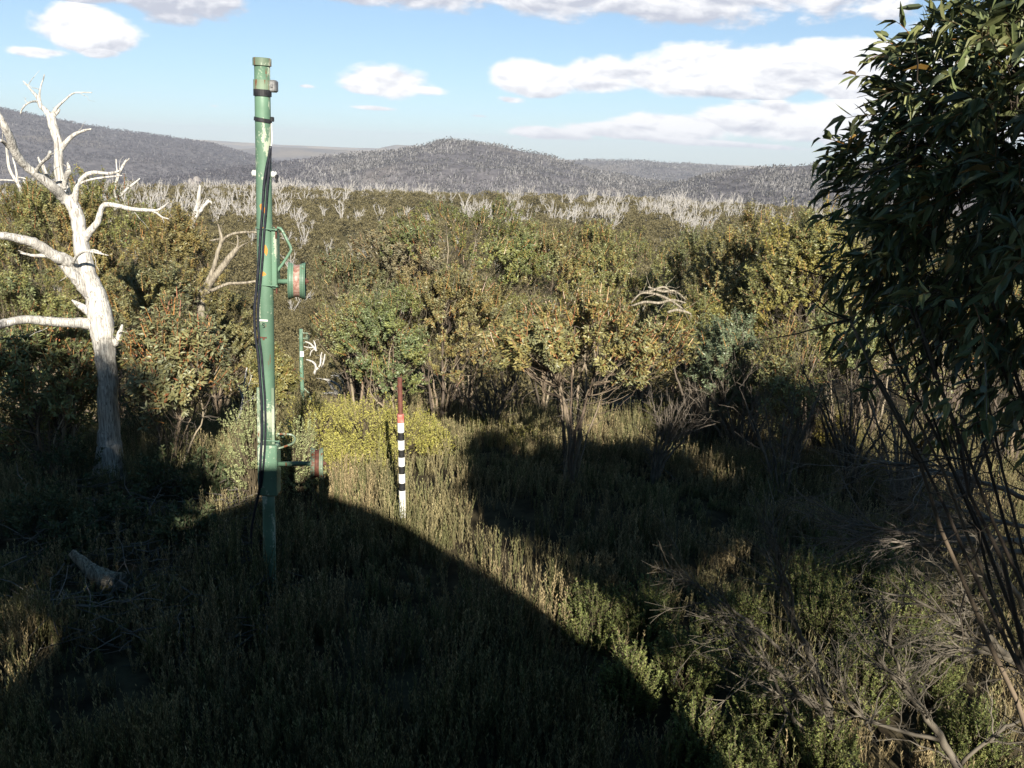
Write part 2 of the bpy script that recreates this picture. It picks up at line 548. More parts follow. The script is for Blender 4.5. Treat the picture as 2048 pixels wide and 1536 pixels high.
def crest(pix, R):
    az = []; z = []
    for px, py in pix:
        d = ray(px, py); az.append(math.degrees(math.atan2(d[0], d[1])))
        z.append(CAMZ + R * d[2] / math.hypot(d[0], d[1]))
    return np.array(az), np.array(z)


ridges = []
for R_, wf, wb, pix in [
    (4200, 1900, 2500, [(-500, 150), (-200, 185), (0, 216), (80, 232), (180, 253), (270, 265), (350, 276), (430, 289), (480, 304), (560, 330), (700, 380)]),
    (11000, 1500, 1500, [(-300, 262), (200, 268), (430, 281), (560, 289), (700, 295), (860, 299), (1100, 318), (2300, 360)]),
    (7000, 1200, 1200, [(300, 330), (460, 300), (540, 293), (640, 297), (760, 303), (860, 310), (960, 330), (1100, 345)]),
    (9000, 500, 500, [(720, 310), (765, 294), (790, 289), (830, 290), (850, 300), (880, 312)]),
    (2300, 1000, 900, [(380, 352), (480, 335), (600, 322), (700, 309), (780, 303), (850, 290), (880, 281), (905, 279), (950, 286), (1000, 292), (1050, 303), (1090, 309), (1130, 323), (1180, 338), (1300, 362), (1500, 390)]),
    (4600, 1200, 1500, [(1000, 335), (1120, 324), (1170, 320), (1250, 321), (1310, 323), (1380, 328), (1450, 334), (1500, 340), (1600, 345), (2200, 350)]),
    (1700, 700, 800, [(1250, 400), (1330, 372), (1420, 350), (1500, 338), (1560, 334), (1640, 329), (1720, 326), (1850, 318), (2048, 312), (2500, 300)]),
]:
    a_, z_ = crest(pix, R_)
    ridges.append((R_, wf, wb, a_, z_))


def ground(x, y):
    x = np.asarray(x, float); y = np.asarray(y, float)
    r = np.hypot(x, y); az = np.degrees(np.arctan2(x, y))
    z = np.interp(r, nr_r, nr_z)
    # beside and behind the camera: unseen rising ground, added to block low skylight
    side = np.clip((np.abs(az) - 50) / 60, 0, 1)
    z = z * (1 - side) + side * (0.2 + .36 * np.clip(r - 4, 0, 120) * np.clip((np.abs(az) - 70) / 50, 0, 1))
    # the right shoulder stays higher than the gully with the tow line
    k = np.clip((az - 2) / 22, 0, 1) * np.exp(-((r - 40) / 40) ** 2) * (r > 16) * np.clip((r - 16) / 14, 0, 1)
    z = z + 2.6 * k
    z = z + (fbm(x * .25, y * .25, 3) - .5) * 0.45 * np.clip(r / 12, 0.2, 1)
    z = z + (fbm(x * .02 + 9, y * .02, 3) - .5) * 4.0 * np.clip((r - 60) / 120, 0, 1)
    for (R_, wf, wb, a_, z_) in ridges:
        cz = np.interp(az, a_, z_)
        edge = np.minimum(np.clip((az - a_[0] + 6) / 6, 0, 1), np.clip((a_[-1] + 6 - az) / 6, 0, 1))
        t = np.where(r < R_, (R_ - r) / wf, (r - R_) / wb)
        t = np.clip(t, 0, 1)
        prof = 1 - t * t * (3 - 2 * t) * 0.35 - 0.65 * t
        gul = (fbm(x / 260.0 + R_, y / 260.0, 4) - .5) * 70 * np.clip(np.minimum(t * 2.2, 1.0), 0.0, 1) * (prof > 0)
        h = -125 + (cz + 125) * np.clip(prof, 0, 1) * edge + gul * edge * (R_ > 1000)
        z = np.where(r > 600, np.maximum(z, h), z)
    return z


def on_ground(px, py, lift=0.0, rmax=600.0):
    d = ray(px, py)
    for Y in np.geomspace(2, rmax, 900):
        p = np.array([0, 0, CAMZ]) + d * (Y / d[1])
        if p[2] <= float(ground(p[0], p[1])) + lift:
            return p
    return p

# ------------------------------------------------------------------ ground sheet
def terrain():
    az = np.radians(np.concatenate([np.linspace(-180, -42, 47), np.linspace(-40, 40, 401), np.linspace(42, 180, 47)[:-1]]))
    r = np.concatenate([np.linspace(0.4, 30, 90), np.geomspace(31, 600, 110), np.geomspace(610, 13500, 170)])
    A, R_ = np.meshgrid(az, r)
    X = R_ * np.sin(A); Y = R_ * np.cos(A); Z = ground(X, Y)
    n, m = X.shape
    v = np.stack([X, Y, Z], -1).reshape(-1, 3)
    i = np.arange(n - 1)[:, None] * m; j = np.arange(m)[None]; j2 = (j + 1) % m
    q = np.stack([i + j, i + m + j, i + m + j2, i + j2], -1).reshape(-1, 4)
    mb = MB()
    mb.add(v, q)
    c = mb.n
    mb.add([[0, 0, float(ground(0, 0))]], np.zeros((0, 3), int))
    jj = np.arange(m)
    mb.t.append(np.stack([np.full(m, c), jj, (jj + 1) % m], -1)); mb.tm.append(np.zeros(m, int))
    return mb


m_, t_ = mat('ground_cover')
o_ = objco(t_)
geo = t_.n('ShaderNodeNewGeometry')
ln = t_.n('ShaderNodeVectorMath', operation='LENGTH'); t_.put(ln.inputs[0], o_)
dist = ln.outputs['Value']
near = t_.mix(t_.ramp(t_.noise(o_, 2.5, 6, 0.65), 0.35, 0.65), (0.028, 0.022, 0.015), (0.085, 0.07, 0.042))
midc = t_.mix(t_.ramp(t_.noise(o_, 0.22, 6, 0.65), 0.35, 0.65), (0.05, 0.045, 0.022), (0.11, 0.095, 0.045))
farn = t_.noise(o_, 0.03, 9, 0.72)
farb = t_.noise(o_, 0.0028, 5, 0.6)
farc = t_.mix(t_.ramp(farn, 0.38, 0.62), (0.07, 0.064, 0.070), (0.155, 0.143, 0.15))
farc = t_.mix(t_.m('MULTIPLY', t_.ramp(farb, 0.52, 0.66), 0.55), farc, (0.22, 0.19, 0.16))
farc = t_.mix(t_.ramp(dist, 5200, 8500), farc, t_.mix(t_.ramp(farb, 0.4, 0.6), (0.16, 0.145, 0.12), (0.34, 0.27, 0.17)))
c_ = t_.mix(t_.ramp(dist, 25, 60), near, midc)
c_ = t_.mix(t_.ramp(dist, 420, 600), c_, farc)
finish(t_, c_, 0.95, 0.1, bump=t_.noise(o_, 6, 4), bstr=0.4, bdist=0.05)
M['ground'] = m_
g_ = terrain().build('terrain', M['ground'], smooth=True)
tag(g_, 'bushy hillside falling into a gully with grey forested hills beyond', kind='structure')

PAL_GUM = np.array([[.24, .24, .095], [.28, .265, .09], [.20, .22, .11], [.31, .27, .09], [.165, .175, .075]])
PAL_ORANGE = np.array([[.42, .20, .07], [.34, .13, .06], [.48, .29, .11], [.34, .19, .09]])
PAL_BARK = np.array([[.20, .155, .11], [.12, .095, .075], [.30, .25, .18], [.085, .07, .055]])


# ------------------------------------------------------------------ living gum trees
def gum_meshes(base, H, Rx, Ry, seed, cb=0.4, nst=7, nclump=160, leaf=0.064, lw=0.36, orange=0.3, olive=0.0, twl=0.27, nper=34,
               tpl=LEAF4, spread=0.28, pal=None, stem_r=0.035, lean=(0, 0), droop=-0.1, twigs_per=5, flat=0.95, bark=None):
    """a many-stemmed snow gum: stems fan out from the base, branches reach clumps of leaves spread through a lumpy crown"""
    rng = np.random.default_rng(seed)
    base = np.asarray(base, float)
    cz0, cz1 = H * cb, H
    cc = base + np.array([lean[0], lean[1], (cz0 + cz1) / 2]); rz = (cz1 - cz0) / 2
    # lumpy crown: lobes on the crown's skin
    nl = 15
    ld = nrm(rng.normal(0, 1, (nl, 3)) + np.array([0, 0, .5]))
    lobes = cc + ld * np.array([Rx, Ry, rz]) * rng.uniform(.5, .82, (nl, 1))
    lr = rng.uniform(.30, .50, nl)
    li = rng.integers(0, nl, nclump)
    dd = nrm(rng.normal(0, 1, (nclump, 3)) + np.array([0, 0, .55]))
    C = lobes[li] + dd * np.array([Rx, Ry, rz]) * lr[li][:, None] * rng.uniform(.55, 1.0, (nclump, 1)) ** .6
    C[:, 2] = np.maximum(C[:, 2], base[2] + H * cb * 0.75)
    tr = MB(); cr = MB()
    bp = np.array(bark) if bark is not None else PAL_BARK
    # stems
    S = []
    for k in range(nst):
        a = 2 * math.pi * (k + rng.uniform(-.3, .3)) / nst
        rr = rng.uniform(.25, .75)
        tip = cc + np.array([math.cos(a) * Rx * rr, math.sin(a) * Ry * rr, rz * rng.uniform(-.1, .75)])
        b0 = base + np.array([math.cos(a), math.sin(a), 0]) * stem_r * 2.2 - np.array([0, 0, .1])
        mid1 = b0 + (tip - b0) * np.array([spread, spread, .33]) + rng.normal(0, .05, 3)
        mid2 = b0 + (tip - b0) * np.array([spread + .36, spread + .36, .66]) + rng.normal(0, .08, 3)
        p = smooth_path([b0, mid1, mid2, tip], 14)
        p[1:-1] += rng.normal(0, .012 * H / 3, (12, 3))
        r0 = stem_r * rng.uniform(.6, 1.25)
        rad = np.linspace(r0, r0 * .22, 14)
        cbk = bp[rng.integers(0, len(bp))][None] * rng.uniform(.75, 1.25, (14, 1))
        tubes(tr, p[None], rad[None], 6, cbk[None], 0, 0.12, rng)
        S.append(np.concatenate([p, rad[:, None]], 1))
    S = np.concatenate(S)
    # branches to the clumps
    K = 7
    d = np.linalg.norm(C[:, None] - S[None, :, :3], axis=2) + np.maximum(0, S[None, :, 2] + .15 * H - C[:, None, 2]) * 3 + (np.arange(len(S)) % 14 < 4) * 5
    j = d.argmin(1)
    A = S[j, :3]; r0 = np.minimum(S[j, 3] * .6, .018 * H / 3)
    tt = np.linspace(0, 1, K)[None, :, None]
    ctrl = A + (C - A) * np.array([.65, .65, .25])
    P = A[:, None] * (1 - tt) ** 2 + 2 * ctrl[:, None] * tt * (1 - tt) + C[:, None] * tt ** 2
    P[:, 1:-1] += rng.normal(0, .015 * H / 3, (nclump, K - 2, 3))
    tubes(tr, P, r0[:, None] * np.linspace(1, .35, K)[None], 4, bp[rng.integers(0, len(bp), nclump)] * rng.uniform(.7, 1.1, (nclump, 1)))
    # twigs: some red-orange new growth
    nt = nclump * twigs_per
    ci = np.repeat(np.arange(nclump), twigs_per)
    out = nrm(C[ci] - cc) * np.array([1, 1, .7])
    td = nrm(out * .8 + np.array([0, 0, flat]) + rng.normal(0, .45, (nt, 3)))
    tl = twl * rng.uniform(.6, 1.3, nt)
    t0 = C[ci] + rng.normal(0, .06 * H / 3, (nt, 3))
    t0[::twigs_per] = C
    tK = 4; s = np.linspace(0, 1, tK)[None, :, None]
    TP = t0[:, None] + td[:, None] * tl[:, None, None] * s + np.array([0, 0, -droop]) * (s ** 2) * tl[:, None, None] * .5
    isor = rng.random(nt) < orange * .65
    tc_ = np.where(isor[:, None], PAL_ORANGE[rng.integers(0, 4, nt)], np.array([.13, .10, .06])) * rng.uniform(.7, 1.2, (nt, 1))
    tubes(cr, TP, (0.0045 * leaf / .085) * np.array([[1.4, 1.1, .9, .5]]) * np.where(isor, 1.5, 1.0)[:, None], 3, tc_)
    # leaves along each twig
    n = nt * nper
    ti = np.repeat(np.arange(nt), nper)
    u = rng.uniform(.12, 1.05, n)
    LP = t0[ti] + td[ti] * (tl[ti] * u)[:, None] + np.array([0, 0, -droop]) * ((u ** 2) * tl[ti] * .5)[:, None]
    side = nrm(np.cross(td[ti], rng.normal(0, 1, (n, 3))))
    LD = nrm(td[ti] * .55 + side * .9 + np.array([0, 0, droop]))
    pal_ = PAL_GUM if pal is None else np.array(pal)
    tree_t = rng.uniform(.88, 1.12, 3)
    base_c = pal_[rng.integers(0, len(pal_), nclump)][ci][ti] * .75 + pal_[rng.integers(0, len(pal_), n)] * .25
    lc = base_c * rng.uniform(.75, 1.2, (n, 1)) * tree_t
    pl_ = rng.random(n) < .06  # a few leaves coloured paler, standing in for highlight sparkles
    lc = np.where(pl_[:, None], lc * .4 + np.array([.22, .24, .15]), lc)
    ol = olive * rng.random(nclump)[ci][ti]
    lc = lc * (1 - ol[:, None]) + np.array([.29, .265, .10]) * ol[:, None]
    new = (rng.random(n) < .07 * orange) & (u > .7)
    lc = np.where(new[:, None], PAL_ORANGE[rng.integers(0, 4, n)] * .8, lc)
    leaves(cr, LP, LD, leaf * rng.uniform(.6, 1.25, n), leaf * lw * rng.uniform(.75, 1.2, n), lc, rng, tpl, .45, 0, nrm((LP - cc) / np.array([Rx, Ry, rz])) * 1.25)
    # dead fine twigs hanging in the lower crown
    nd = nclump
    q0 = S[rng.integers(0, len(S), nd), :3]
    qd = nrm(rng.normal(0, 1, (nd, 3)) + (q0 - base) * np.array([.5, .5, .2]) + np.array([0, 0, .1]))
    QP = q0[:, None] + qd[:, None] * (rng.uniform(.15, .5, nd) * H / 4)[:, None, None] * s + rng.normal(0, .015, (nd, tK, 3)) * (s > 0)
    tubes(tr, QP, 0.004 * np.array([[1.4, 1.1, .9, .4]]) * np.ones((nd, 1)), 3, np.array([.14, .12, .10]) * rng.uniform(.6, 1.4, (nd, 1)))
    return tr, cr


def gum(name, px, top_py, Y, hw, seed, label, group=None, cat='tree', base_px=None, H=None, depth=1.0, far=False, **kw):
    """px = crown centre column, top_py = crown top, hw = crown half width, all in photograph pixels at distance Y"""
    top = pt(px, top_py, Y)
    bx = pt(base_px if base_px else px, 850, Y)[0]
    gz = float(ground(bx, Y))
    H = H or top[2] - gz
    Rx = hw / F * Y * (1.3 if group == G_C and 62 < hw < 140 else 1.08)
    base = (bx, Y, gz)
    lean = (top[0] - bx, 0)
    tr, cr = gum_meshes(base, H, Rx, Rx * depth, seed, lean=lean, **kw)
    r = thing(name, base, label, cat, group)
    tr.build('trunk', M['bark'], r, smooth=True)
    cr.build('crown', M['leaf'] if not far else M['leaf_far'], r)
    return r


G_C = 'snow gums standing across the middle of the slope'
G_L = 'snow gums on the left side of the slope'
G_R = 'snow gums on the right side of the slope'
# centre
gum('snow_gum', 1160, 596, 12.3, 138, 11, 'small round snow gum with orange shoots in dark heath right of the striped post', G_C,
    base_px=1145, cb=.46, nst=10, nclump=260, leaf=.075, orange=1.0, olive=.4, spread=.14, stem_r=.032, twl=.22, nper=20, bark=[[.24, .19, .14], [.16, .12, .09], [.30, .24, .17]])
gum('snow_gum', 725, 600, 17.5, 66, 12, 'low snow gum at the left foot of the central clump behind the yellow shrubs', G_C, cb=.38, nclump=150, orange=.4, olive=.2, nper=13)
gum('snow_gum', 705, 520, 19.5, 75, 13, 'snow gum sloping down the left edge of the central clump', G_C, cb=.3, nclump=150, orange=.45, olive=.15)
gum('snow_gum', 795, 462, 20.5, 85, 14, 'pale green snow gum on the left shoulder of the central clump', G_C, cb=.35, nclump=170, orange=.25, olive=.05, pal=[[.22, .245, .13], [.25, .26, .13], [.20, .22, .125], [.27, .26, .11]])
gum('snow_gum', 930, 428, 20.5, 120, 15, 'tallest broad snow gum at the middle of the central clump', G_C, cb=.38, nst=10, nclump=330, orange=.4, olive=.2)
gum('snow_gum', 880, 560, 17.8, 112, 16, 'snow gum with bare pinkish stems in front of the central clump behind the striped post', G_C, cb=.36, nst=9, nclump=260, orange=.6, olive=.2, stem_r=.04)
gum('snow_gum', 770, 600, 16.9, 70, 17, 'leafy snow gum just left above the striped post', G_C, cb=.22, nclump=130, orange=.35, olive=.05)
gum('snow_gum', 1085, 455, 21.5, 80, 18, 'orange tinted snow gum right of the tallest gum of the central clump', G_C, cb=.4, nclump=150, orange=.8, olive=.6)
gum('snow_gum', 1180, 462, 22.5, 90, 19, 'yellow olive snow gum behind the small round gum', G_C, cb=.4, nclump=180, orange=.7, olive=.8)
gum('snow_gum', 1285, 478, 23.5, 80, 20, 'yellowish snow gum with flat top between the central clump and the right-hand gums', G_C, cb=.35, nclump=170, orange=.5, olive=.85)
gum('snow_gum', 1010, 600, 18.2, 60, 21, 'narrow snow gum between the central clump and the small round gum', G_C, cb=.3, nclump=100, orange=.5, olive=.3)
# right
gum('snow_gum', 1400, 470, 20.5, 70, 22, 'dark snow gum at the left of the right-hand gums behind pale branches', G_R, cb=.25, nclump=200, orange=.2, olive=.1)
gum('snow_gum', 1500, 452, 18.2, 95, 23, 'grey-green snow gum with two bare pale branch tips at its top', G_R, cb=.22, nclump=290, orange=.3, olive=.1, nst=9)
gum('snow_gum', 1615, 418, 16.5, 105, 24, 'tall sunlit snow gum half hidden by the dark foreground gum', G_R, cb=.25, nclump=300, orange=.35, olive=.12, nst=10, stem_r=.045)
gum('snow_gum', 1400, 610, 16.8, 75, 25, 'low snow gum with twiggy shaded foot below the pale fallen branches', G_R, cb=.25, nclump=150, orange=.3, olive=.1, nst=8)
gum('snow_gum', 1740, 560, 17.0, 110, 26, 'snow gum of many thin stems seen under the dark foreground gum', G_R, cb=.5, nclump=150, orange=.4, olive=.2, nst=13)
gum('snow_gum', 1890, 500, 19.0, 120, 27, 'snow gum glimpsed behind the stems of the dark foreground gum', G_R, cb=.4, nclump=200, orange=.3, olive=.4, nst=9)
gum('snow_gum', 2030, 540, 15.5, 110, 28, 'snow gum at the right edge of the photo with sunlit yellow leaves', G_R, cb=.45, nclump=170, orange=.4, olive=.3, nst=9)
gum('snow_gum', 1590, 680, 13.6, 75, 29, 'bushy young snow gum of thin stems in shade below the tall sunlit gum', G_R, cb=.3, nclump=150, orange=.2, olive=.0, nst=12, stem_r=.02, nper=9)
gum('snow_gum', 1480, 640, 15.2, 85, 43, 'grey-green leafy snow gum half in shade below the gum with bare branch tips', G_R, cb=.25, nclump=150, orange=.2, olive=.0, nst=9, pal=[[.20, .225, .13], [.17, .195, .11]])
gum('snow_gum', 1700, 640, 14.6, 85, 44, 'leafy snow gum half in shade just left below the dark foreground gum', G_R, cb=.3, nclump=140, orange=.2, olive=.1, nst=10)
gum('snow_gum', 1850, 700, 13.4, 90, 30, 'thin-leaved young snow gum in front of the bare right-hand thicket', G_R, cb=.55, nclump=60, orange=.2, olive=.2, nst=13, stem_r=.02, nper=7)
# left
gum('snow_gum', 50, 378, 20.5, 100, 31, 'olive snow gum at the left edge of the photo behind the big dead tree', G_L, cb=.3, nclump=240, orange=.5, olive=.45)
gum('snow_gum', 235, 372, 20.5, 95, 32, 'olive snow gum rising right behind the trunk of the big dead tree', G_L, cb=.3, nclump=240, orange=.45, olive=.35)
gum('snow_gum', 150, 400, 19.8, 80, 33, 'orange shooted snow gum between the two olive gums behind the dead tree', G_L, cb=.3, nclump=170, orange=.7, olive=.5)
gum('snow_gum', 352, 442, 19.0, 80, 34, 'round snow gum left of the leaning dead trunk behind the green tower', G_L, cb=.3, nclump=200, orange=.3, olive=.15)
gum('snow_gum', 300, 540, 16.5, 95, 35, 'snow gum with grey-green leaves behind the leafy young gum', G_L, cb=.3, nclump=200, orange=.25, olive=.05)
gum('snow_gum', 60, 560, 16.0, 100, 36, 'snow gum above the horizontal bare limb at the left edge', G_L, cb=.3, nclump=200, orange=.25, olive=.1)
gum('snow_gum', 440, 592, 20.0, 78, 37, 'soft olive snow gum just left behind the green tower', G_L, cb=.2, nclump=190, orange=.2, olive=.35)
gum('snow_gum', 345, 640, 12.6, 98, 38, 'leafy young snow gum with orange stems between the dead trunk and the green tower', G_L, cb=.18, nst=9, nclump=190, leaf=.095, orange=.8, olive=.1, stem_r=.022, nper=11, pal=[[.20, .225, .12], [.18, .21, .125], [.23, .24, .11]])
gum('snow_gum', 85, 672, 12.6, 125, 39, 'dense low snow gum with reddish shoots beneath the horizontal dead limb', G_L, cb=.15, nst=9, nclump=230, leaf=.09, orange=.6, olive=.25, nper=12)
gum('snow_gum', 545, 700, 17.5, 30, 40, 'small dull snow gum right behind the green tower', G_L, cb=.2, nclump=110, orange=.2, olive=.2)
gum('snow_gum', 720, 700, 22.0, 45, 41, 'low brownish snow gum behind the left foot of the central clump', G_C, cb=.15, nclump=110, orange=.3, olive=.3)

# outside the picture, beside the hut: their crowns throw the shade over both sides of the slope
for k, (x, y, h, rx, ry, cbk, seed, lab) in enumerate([
        (-3.4, -2.3, 8.55, 2.3, 1.3, .61, 51, 'tall snow gum beside the left wall of the hut'),
        (-5.9, -3.6, 9.0, 2.0, 1.4, .57, 55, 'tall snow gum between the two gums left of the hut'),
        (-7.6, -2.6, 8.6, 2.1, 1.5, .58, 52, 'tall snow gum standing farther left of the hut'),
        (4.4, -2.2, 7.95, 2.3, 1.3, .70, 53, 'tall snow gum beside the right wall of the hut'),
        (8.3, -2.0, 8.8, 2.1, 1.4, .62, 54, 'tall snow gum standing farther right of the hut')]):
    gz = float(ground(x, y))
    tr, cr = gum_meshes((x, y, gz), h - gz, rx, ry, seed, cb=cbk, nclump=620, leaf=.16, lw=.55, nper=13, stem_r=.06, spread=.3, orange=.2)
    r = thing('snow_gum', (x, y, gz), lab, 'tree', 'snow gums behind the camera')
    tr.build('trunk', M['bark'], r, smooth=True); cr.build('crown', M['leaf_far'], r)

# ------------------------------------------------------------------ the near right-hand gum, big leaves
def fore_gum():
    rng = np.random.default_rng(77)
    base = np.array([3.0, 3.15, float(ground(3.0, 3.15))])
    tr = MB(); cr = MB()
    # crown outline in the picture (left edge), sampled as sight-line regions with real depth
    prof = [(-90, 1960), (0, 1905), (60, 1840), (120, 1795), (200, 1735), (260, 1725), (330, 1705), (400, 1665), (470, 1655), (560, 1675), (640, 1700), (740, 1760), (850, 1860)]
    pys = np.array([a for a, b in prof]); edge = np.array([b for a, b in prof])
    C = []
    while len(C) < 480:
        py = rng.uniform(-90, 860); e = np.interp(py, pys, edge)
        px = e + 86 + abs(rng.random() ** .95) * 430
        if py > 480 and rng.random() < .32 + (py - 480) / 560: continue
        Y = min(max(3.3 + rng.normal(0, .30), 2.6), 3.95)
        C.append(pt(px, py, 3.3) * np.array([1, 0, 1]) + np.array([0, Y, 0]))
    C = np.array(C)
    n = len(C)
    S = []
    tips = [pt(1700, 640, 3.08), pt(1720, 560, 3.54), pt(1780, 700, 3.31), pt(1830, 620, 2.93), pt(1880, 560, 3.39), pt(1760, 760, 3.16), pt(1950, 520, 3.23), pt(1790, 330, 3.23), pt(1750, 460, 3.46), pt(1850, 180, 3.16), pt(1960, 60, 3.39), pt(1800, 560, 3.08), pt(2060, 250, 3.00), pt(2120, 0, 3.31), pt(1900, 420, 3.54), pt(2150, 350, 3.31)]
    for k, tip in enumerate(tips):
        b0 = base + np.array([rng.normal(0, .07), rng.normal(0, .07), -.1])
        hi = tip[2] - b0[2]
        m1 = b0 + np.array([(tip[0] - b0[0]) * .12, (tip[1] - b0[1]) * .2, hi * .32]) + rng.normal(0, .05, 3)
        m2 = b0 + np.array([(tip[0] - b0[0]) * .48, (tip[1] - b0[1]) * .6, hi * .66]) + rng.normal(0, .05, 3)
        p = smooth_path([b0, m1, m2, tip], 18)
        p[1:-1] += rng.normal(0, .012, (16, 3))
        r0 = rng.uniform(.011, .022)
        rad = np.linspace(r0, r0 * .22, 18)
        cb_ = PAL_BARK[rng.integers(0, 4)][None] * rng.uniform(.6, 1.0, (18, 1))
        tubes(tr, p[None], rad[None], 7, cb_[None], 0, .08, rng)
        S.append(np.concatenate([p, rad[:, None]], 1))
    S = np.concatenate(S)
    K = 9
    d = np.linalg.norm(C[:, None] - S[None, :, :3], axis=2) + np.maximum(0, S[None, :, 2] + .25 - C[:, None, 2]) * 2.5
    j = d.argmin(1); A = S[j, :3]
    tt = np.linspace(0, 1, K)[None, :, None]
    ctrl = A + (C - A) * np.array([.6, .6, .3])
    P = A[:, None] * (1 - tt) ** 2 + 2 * ctrl[:, None] * tt * (1 - tt) + C[:, None] * tt ** 2
    P[:, 1:-1] += rng.normal(0, .01, (n, K - 2, 3))
    tubes(tr, P, np.minimum(S[j, 3] * .55, .007)[:, None] * np.linspace(1, .3, K)[None], 5, np.array([.09, .07, .055]) * rng.uniform(.6, 1.2, (n, 1)))
    tw = 3; nt = n * tw; ci = np.repeat(np.arange(n), tw)
    cc = pt(2050, 330, 3.3)
    out = nrm(C[ci] - cc)
    td = nrm(out * .9 + np.array([-.35, 0, .12]) + rng.normal(0, .45, (nt, 3)))
    tl = rng.uniform(.11, .23, nt)
    t0 = C[ci] + rng.normal(0, .03, (nt, 3)); s = np.linspace(0, 1, 5)[None, :, None]
    drp = np.array([0, 0, -.28])
    TP = t0[:, None] + td[:, None] * tl[:, None, None] * s + drp * s ** 2 * tl[:, None, None]
    isor = rng.random(nt) < .4
    tcol = np.where(isor[:, None], np.array([.33, .14, .04]), np.array([.13, .10, .06])) * rng.uniform(.6, 1.2, (nt, 1))
    tubes(cr, TP, .0017 * np.array([[1.5, 1.2, 1, .8, .5]]) * np.ones((nt, 1)), 4, tcol)
    nper = 8; N = nt * nper; ti = np.repeat(np.arange(nt), nper)
    u = rng.uniform(.1, 1.03, N)
    LP = t0[ti] + td[ti] * (tl[ti] * u)[:, None] + drp * ((u ** 2) * tl[ti])[:, None]
    side = nrm(np.cross(td[ti], rng.normal(0, 1, (N, 3))))
    LD = nrm(td[ti] * .7 + side * .75 + np.array([-.15, 0, -.42]))
    pal = np.array([[.14, .17, .07], [.175, .195, .08], [.11, .135, .075], [.21, .22, .09]])
    lc = pal[rng.integers(0, 4, N)] * rng.uniform(.6, 1.3, (N, 1))
    new = (u > .9) & (rng.random(N) < .12)
    lc = np.where(new[:, None], np.array([.34, .2, .05]) * rng.uniform(.5, 1, (N, 1)), lc)
    leaves(cr, LP, LD, rng.uniform(.052, .092, N), rng.uniform(.016, .028, N), lc, rng, LEAF8, 1.0)
    # bare side twigs below the crown
    nd = 240
    q0 = S[rng.integers(0, len(S), nd), :3]
    qd = nrm(rng.normal(0, .6, (nd, 3)) + np.array([-.6, 0, .35]))
    QP = q0[:, None] + qd[:, None] * rng.uniform(.15, .4, nd)[:, None, None] * s + rng.normal(0, .012, (nd, 5, 3)) * (s > 0)
    tubes(tr, QP, .003 * np.array([[1.4, 1.1, .9, .6, .3]]) * np.ones((nd, 1)), 4, np.array([.11, .09, .07]) * rng.uniform(.5, 1.3, (nd, 1)))
    r = thing('snow_gum', base, 'large dark snow gum with long drooping leaves along the right edge', 'tree')
    tr.build('trunk', M['bark'], r, smooth=True)
    cr.build('crown', M['leaf'], r)


fore_gum()


# ------------------------------------------------------------------ dead trees drawn branch by branch
def drawn_tree(name, Y, branches, label, cat='dead tree', group=None, material='dead', seed=1, sides=9, root=None, rough=.035, twigs=0, part='branch', minr=0.0):
    """branches: (part name, [(px, py, half width px, depth offset)...])"""
    rng = np.random.default_rng(seed)
    b0 = branches[0][1][0]
    base = pt(b0[0], b0[1], Y) if root is None else np.array(root)
    if root is None: base[2] = min(base[2], float(ground(base[0], Y)))
    r = thing(name, base, label, cat, group)
    for nm, pl in branches:
        pts = []
        for q in pl:
            px, py, hw = q[:3]; dy = q[3] if len(q) > 3 else 0
            p = pt(px, py, Y + dy)
            pts.append([*p, max(hw / F * (Y + dy), minr)])
        K = max(6, len(pts) * 4)
        sp = smooth_path(pts, K)
        sp[:, 3] = np.maximum(sp[:, 3], .002)
        sp[1:-1, :3] += rng.normal(0, .045, (K - 2, 3)) * sp[1:-1, 3:4]
        mb = MB()
        tubes(mb, sp[None, :, :3], sp[None, :, 3], sides, (.5, .5, .5), 0, rough, rng)
        if nm != 'trunk' and twigs:
            for k in range(twigs):
                i = rng.integers(K // 3, K - 1)
                a = sp[i, :3]; t = nrm(sp[i + 1, :3] - sp[i - 1, :3])
                d = nrm(t * .6 + rng.normal(0, .7, 3)); L = rng.uniform(.1, .4)
                q = a + d * np.linspace(0, 1, 5)[:, None] * L + rng.normal(0, .015, (5, 3)) * np.linspace(0, 1, 5)[:, None]
                tubes(mb, q[None], np.linspace(.5, .15, 5)[None] * min(sp[i, 3], .015), 4, (.5, .5, .5))
        mb.build(nm if nm == 'trunk' else part, M[material], r, smooth=True)
    return r


